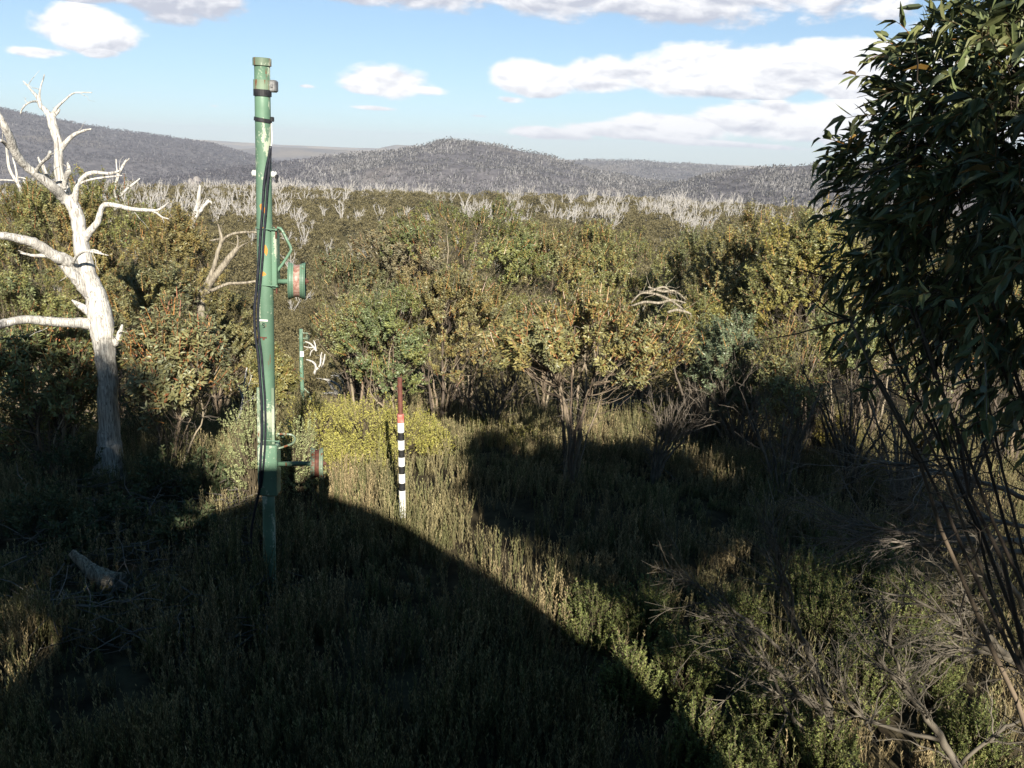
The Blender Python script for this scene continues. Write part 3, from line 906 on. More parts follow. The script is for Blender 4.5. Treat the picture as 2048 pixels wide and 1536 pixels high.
DY = 12.6
zt = [(219, 1010, 52), (218, 960, 39), (219, 925, 30), (220, 885, 24), (218, 850, 21.5), (216, 790, 20), (214, 740, 20), (208, 690, 21.5), (202, 640, 24), (190, 590, 21), (172, 543, 18),
      (163, 492, 15), (156, 441, 13.5), (149, 418, 13), (129, 384, 11.5), (118, 340, 9), (117, 289, 8), (107, 255, 8.5), (102, 232, 8)]
drawn_tree('dead_tree', DY, [
    ('trunk', zt),
    ('b', [(102, 236, 7), (92, 222, 5), (81, 211, 4.2), (76, 196, 3.5), (63, 181, 2), (55, 171, 1.6), (46, 162, 1)]),
    ('b', [(80, 205, 2.5), (79, 188, 1.8), (82, 171, 1.3), (86, 160, 1.1), (89, 149, 1)]),
    ('b', [(77, 203, 2.2, 0), (66, 203, 1.9, -.1), (55, 207, 1.7, -.2), (45, 217, 1.5, -.2), (41, 228, 1.4, -.2)]),
    ('b', [(104, 238, 6.5), (107, 228, 4.5), (112, 217, 3), (122, 207, 2.2), (131, 199, 1.8), (146, 187, 1.4), (162, 185, 1.1), (184, 185, .8)]),
    ('b', [(108, 232, 3), (116, 224, 2.4), (119, 218, 1.6)]),
    ('b', [(120, 300, 6), (128, 290, 4.8), (136, 280, 4.2), (148, 270, 3.6), (160, 264, 3), (172, 260, 2.2), (183, 258, 1.2)]),
    ('b', [(136, 402, 12, 0), (120, 388, 11, -.1), (102, 371, 9.5, -.3), (84, 358, 8.5, -.4), (68, 345, 8, -.5), (50, 330, 7.5, -.6), (37, 315, 8, -.7), (27, 295, 8, -.8), (20, 275, 7.5, -.9), (9, 253, 7, -1), (0, 236, 6, -1), (-16, 212, 5, -1)]),
    ('b', [(28, 302, 4, -.7), (17, 294, 4, -.8), (8, 284, 3.6, -.9), (0, 281, 3, -1)]),
    ('b', [(108, 376, 6, -.2), (100, 362, 5, -.2), (91, 345, 4, -.3), (86, 332, 3.2, -.3), (80, 323, 2.6, -.3), (76, 314, 1.6, -.3)]),
    ('b', [(72, 344, 4, -.5), (80, 330, 3, -.6), (90, 320, 3, -.7), (97, 314, 3.6, -.75), (101, 303, 3, -.8)]),
    ('b', [(128, 378, 4, -.2), (131, 358, 5, -.25), (136, 345, 5.5, -.3), (138, 338, 4, -.3), (135, 325, 1.5, -.3)]),
    ('b', [(148, 404, 7.5), (151, 390, 6), (154, 372, 5), (163, 358, 4.6), (174, 349, 4.4), (188, 345, 4), (204, 346, 3.4), (217, 347, 3), (230, 345, 2.6), (240, 341, 1.6)]),
    ('b', [(158, 368, 2.8), (172, 362, 2.4), (188, 358, 2.2), (206, 355, 2), (226, 353, 1.7), (245, 351, 1)]),
    ('b', [(168, 478, 9.5), (178, 464, 7.5), (192, 449, 6.4), (199, 432, 5.6), (203, 418, 5.2), (212, 409, 5), (236, 412, 4.6), (262, 418, 4.1), (288, 420, 3.6), (312, 421, 2.8), (326, 414, 2), (338, 404, 1.2)]),
    ('b', [(300, 421, 2.6), (312, 425, 2.2), (324, 434, 1.8), (338, 438, 1.2)]),
    ('b', [(166, 548, 14, 0), (150, 534, 13.5, -.1), (130, 520, 13, -.25), (108, 511, 11.5, -.4), (88, 498, 10.5, -.5), (68, 486, 10, -.6), (44, 479, 9, -.7), (20, 474, 8, -.8), (0, 471, 7.5, -.9), (-40, 466, 7, -1)]),
    ('b', [(104, 512, 6, -.4), (86, 511, 4, -.5), (66, 511, 3, -.5), (52, 508, 2.4, -.5), (41, 506, 1.4, -.5)]),
    ('b', [(178, 586, 14, 0), (160, 565, 12, -.1), (142, 545, 11, -.2), (124, 526, 9, -.25), (112, 518, 6, -.3)]),
    ('b', [(146, 526, 3.5, -.3), (152, 514, 3, -.4), (162, 506, 2.8, -.5), (174, 502, 2.5, -.6), (196, 506, 2, -.6), (217, 511, 1, -.6)]),
    ('b', [(172, 502, 2, -.55), (188, 500, 1.8, -.6), (203, 505, 1.1, -.6)]),
    ('b', [(198, 640, 15), (184, 627, 11), (170, 617, 8), (158, 610, 6), (148, 603, 3), (144, 600, 1.6)]),
    ('b', [(198, 652, 17, 0), (182, 649, 13, -.05), (165, 646, 11, -.15), (140, 646, 10, -.3), (110, 644, 9.5, -.45), (80, 641, 9, -.6), (51, 639, 8.5, -.75), (24, 643, 8.5, -.9), (0, 648, 9, -1), (-40, 660, 9, -1.1)]),
    ('b', [(229, 690, 7), (236, 676, 6), (241, 662, 4.5), (245, 649, 2)]),
], 'huge bleached white dead tree with crooked bare limbs on the left of the photo', seed=3, sides=12, twigs=1)

G_D = 'dead trees standing among the near gums'
drawn_tree('dead_tree', 17.0, [
    ('trunk', [(402, 640, 9), (402, 594, 8), (414, 575, 7.5), (428, 555, 7), (440, 540, 6.8), (452, 524, 6.5), (463, 510, 6), (474, 497, 4.5)]),
    ('b', [(404, 590, 6), (413, 568, 5), (421, 550, 4.5), (427, 536, 4.2), (432, 519, 4.2), (437, 500, 4), (443, 480, 4), (440, 462, 2.5), (436, 448, 1.2)]),
    ('b', [(412, 586, 3.5), (428, 579, 3.4), (444, 572, 3.2), (458, 567, 3), (484, 566, 2.7), (502, 564, 2.4), (518, 561, 2)]),
    ('b', [(443, 486, 3), (450, 476, 2.8), (462, 469, 2.6), (474, 466, 2.4), (496, 464, 2.1), (518, 465, 1.6)]),
    ('b', [(446, 476, 2.4), (434, 479, 2), (420, 481, 1)]),
    ('b', [(474, 497, 3), (476, 484, 1.8), (474, 470, 1)]),
    ('b', [(468, 505, 2.4), (482, 492, 1.6), (494, 486, .8)]),
], 'pale leaning dead gum whose limbs reach behind the green tower', group=G_D, material='dead_grey', seed=5, twigs=2)
drawn_tree('dead_tree', 21.5, [
    ('trunk', [(384, 470, 5.5), (386, 445, 5), (391, 425, 4.6), (396, 408, 4.2), (398, 388, 3.6), (400, 371, 1.6)]),
    ('b', [(388, 440, 3.6), (398, 425, 3.4), (408, 412, 3), (418, 399, 2)]),
    ('b', [(400, 424, 3.4), (408, 412, 3), (420, 403, 2.2), (424, 409, 1)]),
], 'short pale dead stump with upright prongs behind the gums left of the green tower', group=G_D, seed=6)
drawn_tree('dead_tree', 22.5, [
    ('trunk', [(230, 420, 4), (230, 395, 3.6), (231, 375, 3.2), (237, 350, 2.8), (247, 330, 2.6), (253, 319, 1.5)]),
    ('b', [(236, 355, 2), (234, 340, 1.6), (232, 318, .8)]),
    ('b', [(250, 325, 1.6), (256, 320, 1.2), (259, 316, .8)]),
], 'slim dead gum with forked tip above the olive gum right of the dead tree', group=G_D, seed=7)
drawn_tree('dead_tree', 22.5, [
    ('trunk', [(238, 395, 2.6), (252, 380, 2.5), (266, 369, 2.3), (280, 357, 1.3)]),
], 'short slanting dead limb standing out of the olive gum crown', group=G_D, seed=8)
drawn_tree('dead_tree', 22.5, [
    ('trunk', [(30, 420, 3.2), (42, 385, 3), (34, 365, 3), (20, 340, 3), (15, 310, 2.6), (12, 285, 2)]),
    ('b', [(38, 375, 2.2), (34, 350, 2.2), (30, 330, 1.8), (25, 315, 1)]),
    ('b', [(40, 362, 1.6), (25, 361, 1.5), (5, 360, 1.4), (-20, 362, 1)]),
], 'grey dead gum with tangled thin limbs at the left edge behind the big dead tree', group=G_D, seed=9)
drawn_tree('dead_tree', 22.0, [
    ('trunk', [(58, 420, 3), (59, 400, 3), (60, 380, 2.8), (64, 366, 2.6), (66, 356, 1.8)]),
    ('b', [(60, 384, 1.8), (54, 372, 1.5), (46, 360, 1)]),
    ('b', [(64, 364, 1.5), (50, 357, 1.3), (34, 354, .9)]),
], 'small grey dead stem under the left limb of the big dead tree', group=G_D, seed=10)
drawn_tree('dead_tree', 18.8, [
    ('trunk', [(1512, 640, 5), (1508, 580, 4.5), (1500, 540, 4), (1494, 515, 3.6), (1488, 490, 3.2), (1483, 468, 2.6), (1470, 450, 1.4)]),
    ('b', [(1498, 520, 2.6), (1508, 505, 2.2), (1516, 490, 1.2)]),
], 'thin bare pale branch tips poking out of the grey-green gum on the right', group=G_D, seed=12)
drawn_tree('dead_tree', 15.9, [
    ('trunk', [(1262, 612, 1.8), (1290, 604, 2.6), (1318, 606, 2.8), (1345, 600, 2.4), (1372, 606, 1.5)]),
    ('b', [(1262, 606, 1.4), (1280, 588, 1.8), (1300, 583, 2.2), (1326, 574, 2), (1345, 584, 1.2)]),
    ('b', [(1278, 585, 2), (1310, 588, 2.4), (1340, 600, 2.6), (1366, 618, 1.6)]),
    ('b', [(1296, 574, 1.6), (1325, 583, 2.2), (1350, 582, 1.8), (1372, 600, 1)]),
    ('b', [(1335, 625, 2.4), (1352, 620, 3), (1372, 624, 2.6), (1382, 628, 1.4)]),
], 'tangle of pale broken branches hanging between the central and right gums', cat='dead branches', group=G_D, material='dead_grey', seed=13, twigs=9)
drawn_tree('dead_tree', 24.0, [
    ('trunk', [(698, 812, 4), (686, 795, 4), (672, 783, 3.6), (662, 772, 3), (655, 762, 1.5)]),
    ('b', [(676, 788, 2.5), (660, 786, 2.4), (645, 787, 1.2)]),
    ('b', [(690, 800, 3), (680, 775, 2.6), (668, 765, 2.4), (655, 760, 2), (646, 758, 1)]),
    ('b', [(704, 800, 3), (694, 778, 2.6), (684, 762, 2.4), (676, 752, 2), (662, 751, 1)]),
    ('b', [(708, 786, 3), (697, 765, 2.6), (690, 756, 2), (680, 748, 1)]),
    ('b', [(688, 790, 3), (700, 780, 2), (706, 760, 1.6), (703, 748, 1)]),
], 'white fallen dead gum sprawling behind the yellow shrubs', group='white dead gums by the far pole', seed=14, twigs=4)
drawn_tree('dead_tree', 30, [
    ('trunk', [(628, 750, 2.6), (631, 738, 2.4), (630, 728, 2.2), (622, 722, 1.8), (612, 719, 1)]),
    ('b', [(632, 740, 2), (640, 730, 2), (642, 712, 1.6), (644, 704, 1)]),
    ('b', [(644, 735, 2), (648, 720, 1.8), (650, 708, 1)]),
], 'small forked white dead gum right of the far green pole', group='white dead gums by the far pole', seed=15, twigs=2)
drawn_tree('dead_tree', 33, [
    ('trunk', [(633, 702, 2.2), (627, 694, 2), (620, 687, 1.8), (610, 683, 1)]),
    ('b', [(632, 700, 1.6), (630, 688, 1.4), (627, 680, .8)]),
    ('b', [(628, 695, 1.4), (618, 695, 1.2), (608, 693, .8)]),
    ('b', [(628, 698, 1.4), (622, 704, 1.2), (620, 712, .8)]),
], 'thin white dead gum directly beside the head of the far green pole', group='white dead gums by the far pole', seed=16, twigs=2)
drawn_tree('dead_tree', 15.6, [
    ('trunk', [(470, 850, 3.6), (480, 826, 3.2), (486, 800, 2.6), (488, 770, 2), (494, 735, 1.3)]),
    ('b', [(484, 812, 1.6), (496, 802, 1.2), (512, 795, .8)]),
    ('b', [(486, 800, 1.5), (480, 780, 1.2), (476, 770, .8)]),
    ('b', [(486, 790, 1.4), (498, 768, 1), (504, 750, .8)]),
], 'thin grey dead sapling just left of the green tower', group=G_D, seed=17, twigs=3)


# ------------------------------------------------------------------ leafless shrubs of fine grey twigs
def bare_shrub(limbs, Y, seed, label, group, nb=26, tw=7, L=.5, spread=.55, bias=(0, 0, 0), colr=(.125, .108, .084), root=None, cat='dead shrub'):
    rng = np.random.default_rng(seed)
    tr = MB(); tw_ = MB()
    first = pt(*limbs[0][0][:2], Y + (limbs[0][0][3] if len(limbs[0][0]) > 3 else 0))
    first[2] = float(ground(first[0], first[1]))
    bias = np.array(bias, float)
    for pl in limbs:
        pts = [[*pt(q[0], q[1], Y + (q[3] if len(q) > 3 else 0)), q[2] / F * Y] for q in pl]
        K = len(pts) * 4
        sp = smooth_path(pts, K)
        sp[1:-1, :3] += rng.normal(0, .006, (K - 2, 3))
        tubes(tr, sp[None, :, :3], sp[None, :, 3], 7, (np.array(colr) * .85 * rng.uniform(.6, 1.7, (K, 1)))[None], 0, .12, rng)
        T = nrm(np.gradient(sp[:, :3], axis=0))
        ii = rng.integers(K // 5, K, nb)
        P0 = sp[ii, :3]; d0 = nrm(T[ii] * .8 + rng.normal(0, spread, (nb, 3)) + bias)
        l0 = L * rng.uniform(.5, 1.3, nb); KB = 7
        s = np.linspace(0, 1, KB)
        bend = rng.normal(0, .22, (nb, 3)) + np.array([0, 0, .1])
        BP = P0[:, None] + d0[:, None] * (l0[:, None] * s)[..., None] + bend[:, None] * (l0[:, None] * s ** 2)[..., None]
        BP[:, 1:] += rng.normal(0, .008, (nb, KB - 1, 3))
        r0 = np.minimum(sp[ii, 3] * .55, .0085)
        cB = np.array(colr) * rng.uniform(.6, 1.4, (nb, 1))
        tubes(tw_, BP, r0[:, None] * np.linspace(1, .35, KB)[None], 5, cB)
        n2 = nb * tw; bi = np.repeat(np.arange(nb), tw); k = rng.integers(1, KB, n2)
        P1 = BP[bi, k]; dd = nrm(BP[bi, k] - BP[bi, k - 1])
        d1 = nrm(dd + rng.normal(0, .42, (n2, 3)) + bias * .4)
        l1 = L * .55 * rng.uniform(.4, 1.2, n2); KT = 5; s = np.linspace(0, 1, KT)
        b1 = rng.normal(0, .2, (n2, 3))
        TP = P1[:, None] + d1[:, None] * (l1[:, None] * s)[..., None] + b1[:, None] * (l1[:, None] * s ** 2)[..., None]
        tubes(tw_, TP, .0028 * np.linspace(1.1, .45, KT)[None] * np.ones((n2, 1)), 3, np.array(colr) * rng.uniform(.6, 1.5, (n2, 1)))
        n3 = n2; P2 = TP[:, rng.integers(1, KT - 1)]
        d2 = nrm(d1 + rng.normal(0, .5, (n3, 3))); l2 = l1 * .5
        s = np.linspace(0, 1, 4)
        T2 = P2[:, None] + d2[:, None] * (l2[:, None] * s)[..., None]
        tubes(tw_, T2, .0019 * np.linspace(1.1, .45, 4)[None] * np.ones((n3, 1)), 3, np.array(colr) * rng.uniform(.6, 1.4, (n3, 1)))
    r = thing('bare_shrub', first, label, cat, group)
    tr.build('stems', M['twig'], r, smooth=True)
    tw_.build('twigs', M['twig'], r)
    return r


G_B = 'leafless shrubs at the lower right'
bare_shrub([[(1740, 1640, 15, -.5), (1705, 1536, 13, -.2), (1668, 1460, 11), (1645, 1380, 9.5), (1630, 1340, 8.5), (1610, 1290, 7), (1590, 1250, 6), (1572, 1200, 5), (1560, 1150, 3.5)],
            [(1680, 1480, 7), (1650, 1430, 7), (1600, 1390, 5.5), (1560, 1350, 4), (1520, 1310, 3), (1480, 1260, 2)],
            [(1660, 1536, 8), (1625, 1480, 7), (1570, 1420, 5), (1540, 1340, 4), (1500, 1310, 3), (1430, 1200, 2)],
            [(1570, 1310, 4.5), (1530, 1270, 4), (1480, 1230, 3), (1420, 1190, 2), (1390, 1160, 1.5)],
            [(1590, 1250, 4), (1580, 1180, 3.5), (1562, 1140, 3), (1555, 1090, 2)]], 6.0, 61,
           'leafless shrub with one thick main stem leaning left over the green shrubs', G_B, nb=17, tw=5, L=.42, bias=(-.5, 0, .15))
bare_shrub([[(1960, 1600, 14, -.3), (1900, 1510, 10), (1850, 1430, 8), (1800, 1370, 6), (1765, 1325, 4)],
            [(1880, 1480, 5), (1760, 1450, 4), (1700, 1410, 3), (1680, 1340, 2)],
            [(1830, 1400, 5), (1800, 1340, 4), (1780, 1290, 3), (1780, 1250, 2)],
            [(1920, 1530, 5), (2000, 1460, 4), (2048, 1440, 3), (2100, 1420, 2)]], 5.7, 62,
           'leafless shrub with a pale broken stem at the bottom right corner', G_B, nb=16, tw=6, L=.34, bias=(0, 0, .2))
bare_shrub([[(2160, 1400, 12, -.2), (2060, 1345, 10), (1990, 1290, 8), (1960, 1240, 6), (1930, 1190, 4), (1900, 1150, 3)],
            [(2050, 1340, 6), (1960, 1290, 5), (1900, 1240, 4), (1830, 1200, 3), (1740, 1180, 1.8)],
            [(2030, 1320, 6), (1940, 1300, 5), (1880, 1310, 3), (1840, 1350, 2)],
            [(2060, 1280, 8), (2040, 1200, 6), (2000, 1140, 5), (1960, 1080, 4), (1940, 1040, 2)]], 6.4, 63,
           'leafless grey shrub fanning in from the right edge above the bottom right corner', G_B, nb=20, tw=6, L=.42, bias=(-.45, 0, 0))
bare_shrub([[(2200, 1100, 10), (2090, 1085, 8), (1980, 1078, 6), (1880, 1075, 4.5), (1780, 1060, 3), (1700, 1045, 2)],
            [(2120, 1110, 8), (2010, 1100, 6), (1900, 1100, 4.5), (1800, 1085, 3), (1660, 1075, 1.6)],
            [(2100, 1020, 8), (2000, 975, 5), (1920, 955, 4.5), (1840, 935, 3.5), (1760, 925, 2)],
            [(2100, 1060, 6), (1990, 1040, 4), (1930, 1020, 3), (1860, 1010, 2)]], 7.2, 64,
           'low tangle of long pale dead branches reaching in horizontally from the right edge', G_B, nb=30, tw=7, L=.5, bias=(-.75, 0, -.02), colr=(.17, .145, .12))
for k, (px, py, Y, wd, lab) in enumerate([
        (1560, 985, 12.5, 90, 'shaded leafless shrub left of the green-yellow bush in the right thicket'),
        (1700, 950, 13.2, 90, 'leafless shrub with pale upright stems right of the green-yellow bush'),
        (1800, 985, 12.2, 90, 'leafless thicket shrub behind the low tangle of dead branches'),
        (1930, 980, 12.0, 90, 'leafless thicket shrub nearest the right edge'),
        (1480, 930, 14.5, 80, 'brown leafless shrub below the tall sunlit gum'),
        (1400, 900, 15.5, 70, 'brown leafless shrub below the pale fallen branches'),
        (1300, 960, 12.8, 60, 'spindly bare shrub just right of the small round gum'),
        (985, 850, 16.6, 55, 'heap of grey dead twigs left of the small round gum')]):
    rr = random.Random(k)
    limbs = []
    for i in range(7):
        dx = (i - 3) / 3 * wd + rr.uniform(-12, 12); hh = rr.uniform(120, 240) * (0.45 if 'heap' in lab else 1)
        if 'spindly' in lab: dx = abs(dx) + 20; hh *= .6
        limbs.append([(px + dx * .1, py + 15, 3.4), (px + dx * .35, py - hh * .35, 2.8), (px + dx * .7, py - hh * .7, 2), (px + dx, py - hh, 1.2)])
    bare_shrub(limbs, Y, 70 + k, lab, 'leafless shrubs in the right-hand thicket', nb=9, tw=5, L=.42, bias=(0, 0, .25), colr=(.11, .09, .07) if k % 2 else (.15, .125, .10))

# ------------------------------------------------------------------ leafy shrubs
SHRUBS = []


def shoot_shrub(name, x, y, rx, ry, h, seed, pal, label, cat='shrub', group=None, nsh=150, nlf=26, ll=.035, lw=.35, sh=.30, up=1.2, base_z=None, stem=(.10, .08, .05), upl=.9):
    rng = np.random.default_rng(seed)
    SHRUBS.append((x, y, rx))
    gz = float(ground(x, y)) if base_z is None else base_z
    # dome surface points where shoots end
    a = rng.uniform(0, 2 * math.pi, nsh); ph = np.arccos(rng.uniform(0.05, 1, nsh))
    lump = 1 + .22 * np.sin(a * 3 + seed) * np.sin(ph * 3 + seed * 2) + rng.normal(0, .06, nsh)
    k = rng.uniform(.45, 1, nsh) ** .5
    E = np.stack([x + rx * np.sin(ph) * np.cos(a) * lump * k, y + ry * np.sin(ph) * np.sin(a) * lump * k, gz + h * (.25 + .75 * np.cos(ph) * lump) * k], -1)
    d = nrm((E - np.array([x, y, gz + h * .1])) / np.array([rx, ry, h]) + np.array([0, 0, up]) + rng.normal(0, .22, (nsh, 3)))
    l = sh * rng.uniform(.6, 1.3, nsh)
    B = E - d * l[:, None]
    st = MB(); cr = MB()
    s = np.linspace(0, 1, 4)[None, :, None]
    root = np.array([x, y, gz]) + rng.normal(0, .06, (nsh, 3)) * np.array([1, 1, 0])
    P = root[:, None] * (1 - s) ** 2 + 2 * (root * .35 + B * .65)[:, None] * s * (1 - s) + B[:, None] * s ** 2
    tubes(st, P, .005 * np.array([[1.5, 1.1, .9, .7]]) * np.ones((nsh, 1)), 3, np.array(stem) * rng.uniform(.6, 1.3, (nsh, 1)))
    tubes(st, B[:, None] + (d * l[:, None])[:, None] * s, .003 * np.array([[1.2, 1, .8, .5]]) * np.ones((nsh, 1)), 3, np.array(stem) * rng.uniform(.8, 1.5, (nsh, 1)))
    N = nsh * nlf; si = np.repeat(np.arange(nsh), nlf)
    u = rng.uniform(0.05, 1.02, N)
    LP = B[si] + d[si] * (l[si] * u)[:, None]
    side = nrm(np.cross(d[si], rng.normal(0, 1, (N, 3))))
    LD = nrm(d[si] * upl + side)
    ob_ = nrm(LP - np.array([x, y, gz + h * .2])) * .6
    pal = np.array(pal)
    lc = (pal[rng.integers(0, len(pal), nsh)][si] * .6 + pal[rng.integers(0, len(pal), N)] * .4) * rng.uniform(.65, 1.3, (N, 1))
    leaves(cr, LP, LD, ll * rng.uniform(.6, 1.2, N), ll * lw * rng.uniform(.8, 1.2, N), lc, rng, LEAF4, .4, 0, ob_)
    r = thing(name, (x, y, gz), label, cat, group)
    st.build('stems', M['twig'], r); cr.build('foliage', M['leaf_far'], r)
    r['_r'] = rx
    return r


YEL = [[.44, .40, .09], [.38, .37, .09], [.32, .32, .09], [.50, .46, .14]]
PALEG = [[.36, .39, .18], [.30, .34, .16], [.40, .43, .22]]
GRN = [[.15, .18, .055], [.19, .22, .065], [.11, .135, .045], [.24, .25, .08]]
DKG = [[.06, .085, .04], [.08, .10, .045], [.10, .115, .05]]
spots = [  # px,py of the foot, half width px, height px, palette, label
    (515, 1000, 66, 165, PALEG, 'pale green upright shrub close behind the green tower'),
    (600, 1000, 52, 120, PALEG, 'pale green shrub between the lower sheave and the green tower'),
    (640, 900, 66, 80, YEL, 'bright yellow-green shrub nearest the lower sheave'),
    (725, 915, 76, 85, YEL, 'bright yellow-green shrub left of the striped post'),
    (690, 860, 60, 42, YEL, 'yellow-green shrub at the back of the yellow patch'),
    (795, 915, 55, 85, YEL, 'yellow-green shrub directly behind the striped post'),
    (845, 890, 40, 45, YEL, 'small yellow-green shrub right of the striped post'),
    (680, 948, 52, 58, YEL, 'yellow-green shrub at the front of the yellow patch'),
    (758, 935, 50, 55, YEL, 'yellow-green shrub at the front left of the striped post'),
    (868, 908, 45, 42, YEL, 'low yellow-green shrub farthest right of the yellow patch'),
    (600, 870, 48, 60, [[.17, .16, .07], [.20, .18, .08]], 'dull olive shrub below the far green pole'),
    (545, 850, 50, 50, [[.17, .16, .07], [.20, .18, .08]], 'dull olive shrub behind the green tower'),
    (980, 870, 55, 24, [[.22, .2, .05], [.16, .15, .05]], 'yellowish low shrub left behind the small round gum'),
    (1050, 890, 45, 26, [[.22, .2, .05], [.16, .15, .05]], 'yellowish low shrub behind the stems of the small round gum'),
    (1330, 870, 60, 60, [[.16, .15, .04], [.10, .11, .04]], 'mossy green shrub in the gap right of the small round gum'),
    (1670, 900, 50, 55, [[.24, .20, .04], [.18, .16, .04]], 'green-yellow bush lit up in the right-hand thicket'),
    (1425, 890, 45, 50, [[.12, .14, .09], [.14, .16, .1]], 'grey leaved low bush in the shade right of centre'),
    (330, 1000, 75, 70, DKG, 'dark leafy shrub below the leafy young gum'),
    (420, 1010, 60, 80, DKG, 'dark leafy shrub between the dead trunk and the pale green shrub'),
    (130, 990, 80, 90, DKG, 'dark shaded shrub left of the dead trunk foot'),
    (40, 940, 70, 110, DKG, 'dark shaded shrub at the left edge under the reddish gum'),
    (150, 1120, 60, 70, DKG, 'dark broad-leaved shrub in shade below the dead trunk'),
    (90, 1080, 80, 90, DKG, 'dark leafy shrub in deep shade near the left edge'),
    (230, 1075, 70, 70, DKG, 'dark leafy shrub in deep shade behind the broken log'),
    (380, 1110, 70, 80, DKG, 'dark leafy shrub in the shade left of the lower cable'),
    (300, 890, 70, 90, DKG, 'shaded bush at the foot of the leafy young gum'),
]
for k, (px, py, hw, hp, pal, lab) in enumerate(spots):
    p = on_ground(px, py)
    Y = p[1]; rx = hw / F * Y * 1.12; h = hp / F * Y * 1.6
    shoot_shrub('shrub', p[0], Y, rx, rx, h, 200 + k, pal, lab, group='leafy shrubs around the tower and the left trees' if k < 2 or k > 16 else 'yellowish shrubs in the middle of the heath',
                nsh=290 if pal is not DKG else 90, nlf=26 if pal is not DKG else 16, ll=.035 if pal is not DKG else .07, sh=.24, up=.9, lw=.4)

gs = [(1190, 1290, 75, 110, 'left front of the green shrubs beside the hut shadow'), (1290, 1300, 70, 130, 'green shrub with one orange leaf spray at the shadow edge'),
      (1250, 1420, 70, 120, 'green shrub partly swallowed by the hut shadow'), (1370, 1390, 80, 130, 'green shrub in front of the leaning bare stem'),
      (1390, 1530, 80, 120, 'green shrub low at the bottom edge right of the shadow'), (1470, 1300, 70, 110, 'green shrub under the fan of the leaning bare shrub'),
      (1530, 1480, 90, 140, 'green shrub at the foot of the leaning bare shrub'), (1600, 1230, 75, 120, 'green shrub behind the tip of the leaning bare stem'),
      (1640, 1320, 80, 150, 'tall green shrub right beside the leaning bare stem'), (1740, 1200, 80, 110, 'green shrub under the low tangle of dead branches'),
      (1800, 1290, 90, 140, 'rounded green shrub left of the right-edge bare shrub'), (1720, 1420, 90, 150, 'green shrub between the two bottom leafless shrubs'),
      (1850, 1400, 70, 120, 'green shrub beneath the right-edge bare shrub'), (1640, 1560, 90, 130, 'green shrub at the bottom edge below the leaning bare shrub'),
      (1930, 1520, 80, 110, 'green shrub in the bottom right corner'), (1480, 1600, 90, 120, 'green shrub nearest the camera at the bottom edge')]
for k, (px, py, hw, hp, lab) in enumerate(gs):
    p = on_ground(px, py); Y = p[1]; rx = hw / F * Y * 1.15; h = hp / F * Y * 1.45
    shoot_shrub('shrub', p[0], Y, rx, rx, h, 300 + k, GRN, lab if lab.startswith(('green', 'tall', 'round')) else 'green shrub at the ' + lab,
                group='small-leaved green shrubs at the lower right', nsh=300, nlf=36, ll=.03, lw=.42, sh=.26, up=1.3)


# ------------------------------------------------------------------ heath: countless upright heath stems
def heath():
    rng = np.random.default_rng(9)
    mb = MB()
    N = 15500
    Y = 4.2 + (19.5 - 4.2) * rng.random(N) ** .8
    X = Y * rng.uniform(-.78, .78, N)
    dens = fbm(X * .9, Y * .9, 3)
    keep = (rng.random(N) < np.clip((dens - .30) * 5, .15, 1)) & ~((X > 4.2) & (rng.random(N) < .4)) & ~((X > .9) & (Y < 8.8) & (X < .56 * Y) & (rng.random(N) < .6))
    for sx, sy, sr in SHRUBS:
        keep &= np.hypot(X - sx, Y - sy + .25) > sr * .95
    X, Y = X[keep], Y[keep]
    npl = len(X)
    mound = fbm(X * 1.1 + 40, Y * 1.1, 3)
    Hp = (.16 + .95 * np.clip(mound - .18, 0, 1)) * rng.uniform(.65, 1.3, npl)
    patch = fbm(X * .7 + 11, Y * .7 + 5, 3)
    c0 = np.array([.285, .243, .125]); c1 = np.array([.36, .285, .155]); c2 = np.array([.21, .205, .09])
    cp = np.where(patch[:, None] > .53, c1, c0) * rng.uniform(.65, 1.25, (npl, 1))
    cp = np.where((rng.random(npl) < .3)[:, None], c2 * rng.uniform(.7, 1.2, (npl, 1)), cp)
    ns = 6
    pi_ = np.repeat(np.arange(npl), ns); n = npl * ns
    an = rng.uniform(0, 2 * math.pi, n); fan = rng.uniform(.02, .42, n)
    d = nrm(np.stack([np.cos(an) * fan, np.sin(an) * fan, np.ones(n)], -1))
    B = np.stack([X, Y, ground(X, Y) - .02], -1)[pi_] + rng.normal(0, .035, (n, 3)) * np.array([1, 1, 0])
    H = Hp[pi_] * rng.uniform(.6, 1.15, n) * (1 - fan * .5)
    base = cp[pi_] * rng.uniform(.8, 1.2, (n, 1))
    # stem
    s = np.linspace(0, 1, 3)[None, :, None]
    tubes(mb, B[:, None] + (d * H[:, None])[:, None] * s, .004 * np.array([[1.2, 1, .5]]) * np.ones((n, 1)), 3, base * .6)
    nl = 24
    ii = np.repeat(np.arange(n), nl)
    u = np.tile(np.linspace(.18, 1.0, nl), n) + rng.normal(0, .02, n * nl)
    LP = B[ii] + d[ii] * (H[ii] * u)[:, None]
    a = rng.uniform(0, 2 * math.pi, n * nl)
    LD = nrm(np.stack([np.cos(a) * .6, np.sin(a) * .6, np.ones(n * nl)], -1) + d[ii] * .3)
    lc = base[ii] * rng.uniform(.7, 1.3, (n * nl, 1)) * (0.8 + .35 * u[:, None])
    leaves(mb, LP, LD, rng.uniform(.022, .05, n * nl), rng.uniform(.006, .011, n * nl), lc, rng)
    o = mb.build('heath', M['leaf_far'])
    tag(o, 'olive brown heath of countless upright stems covering the near slope', 'heath', kind='stuff')


heath()


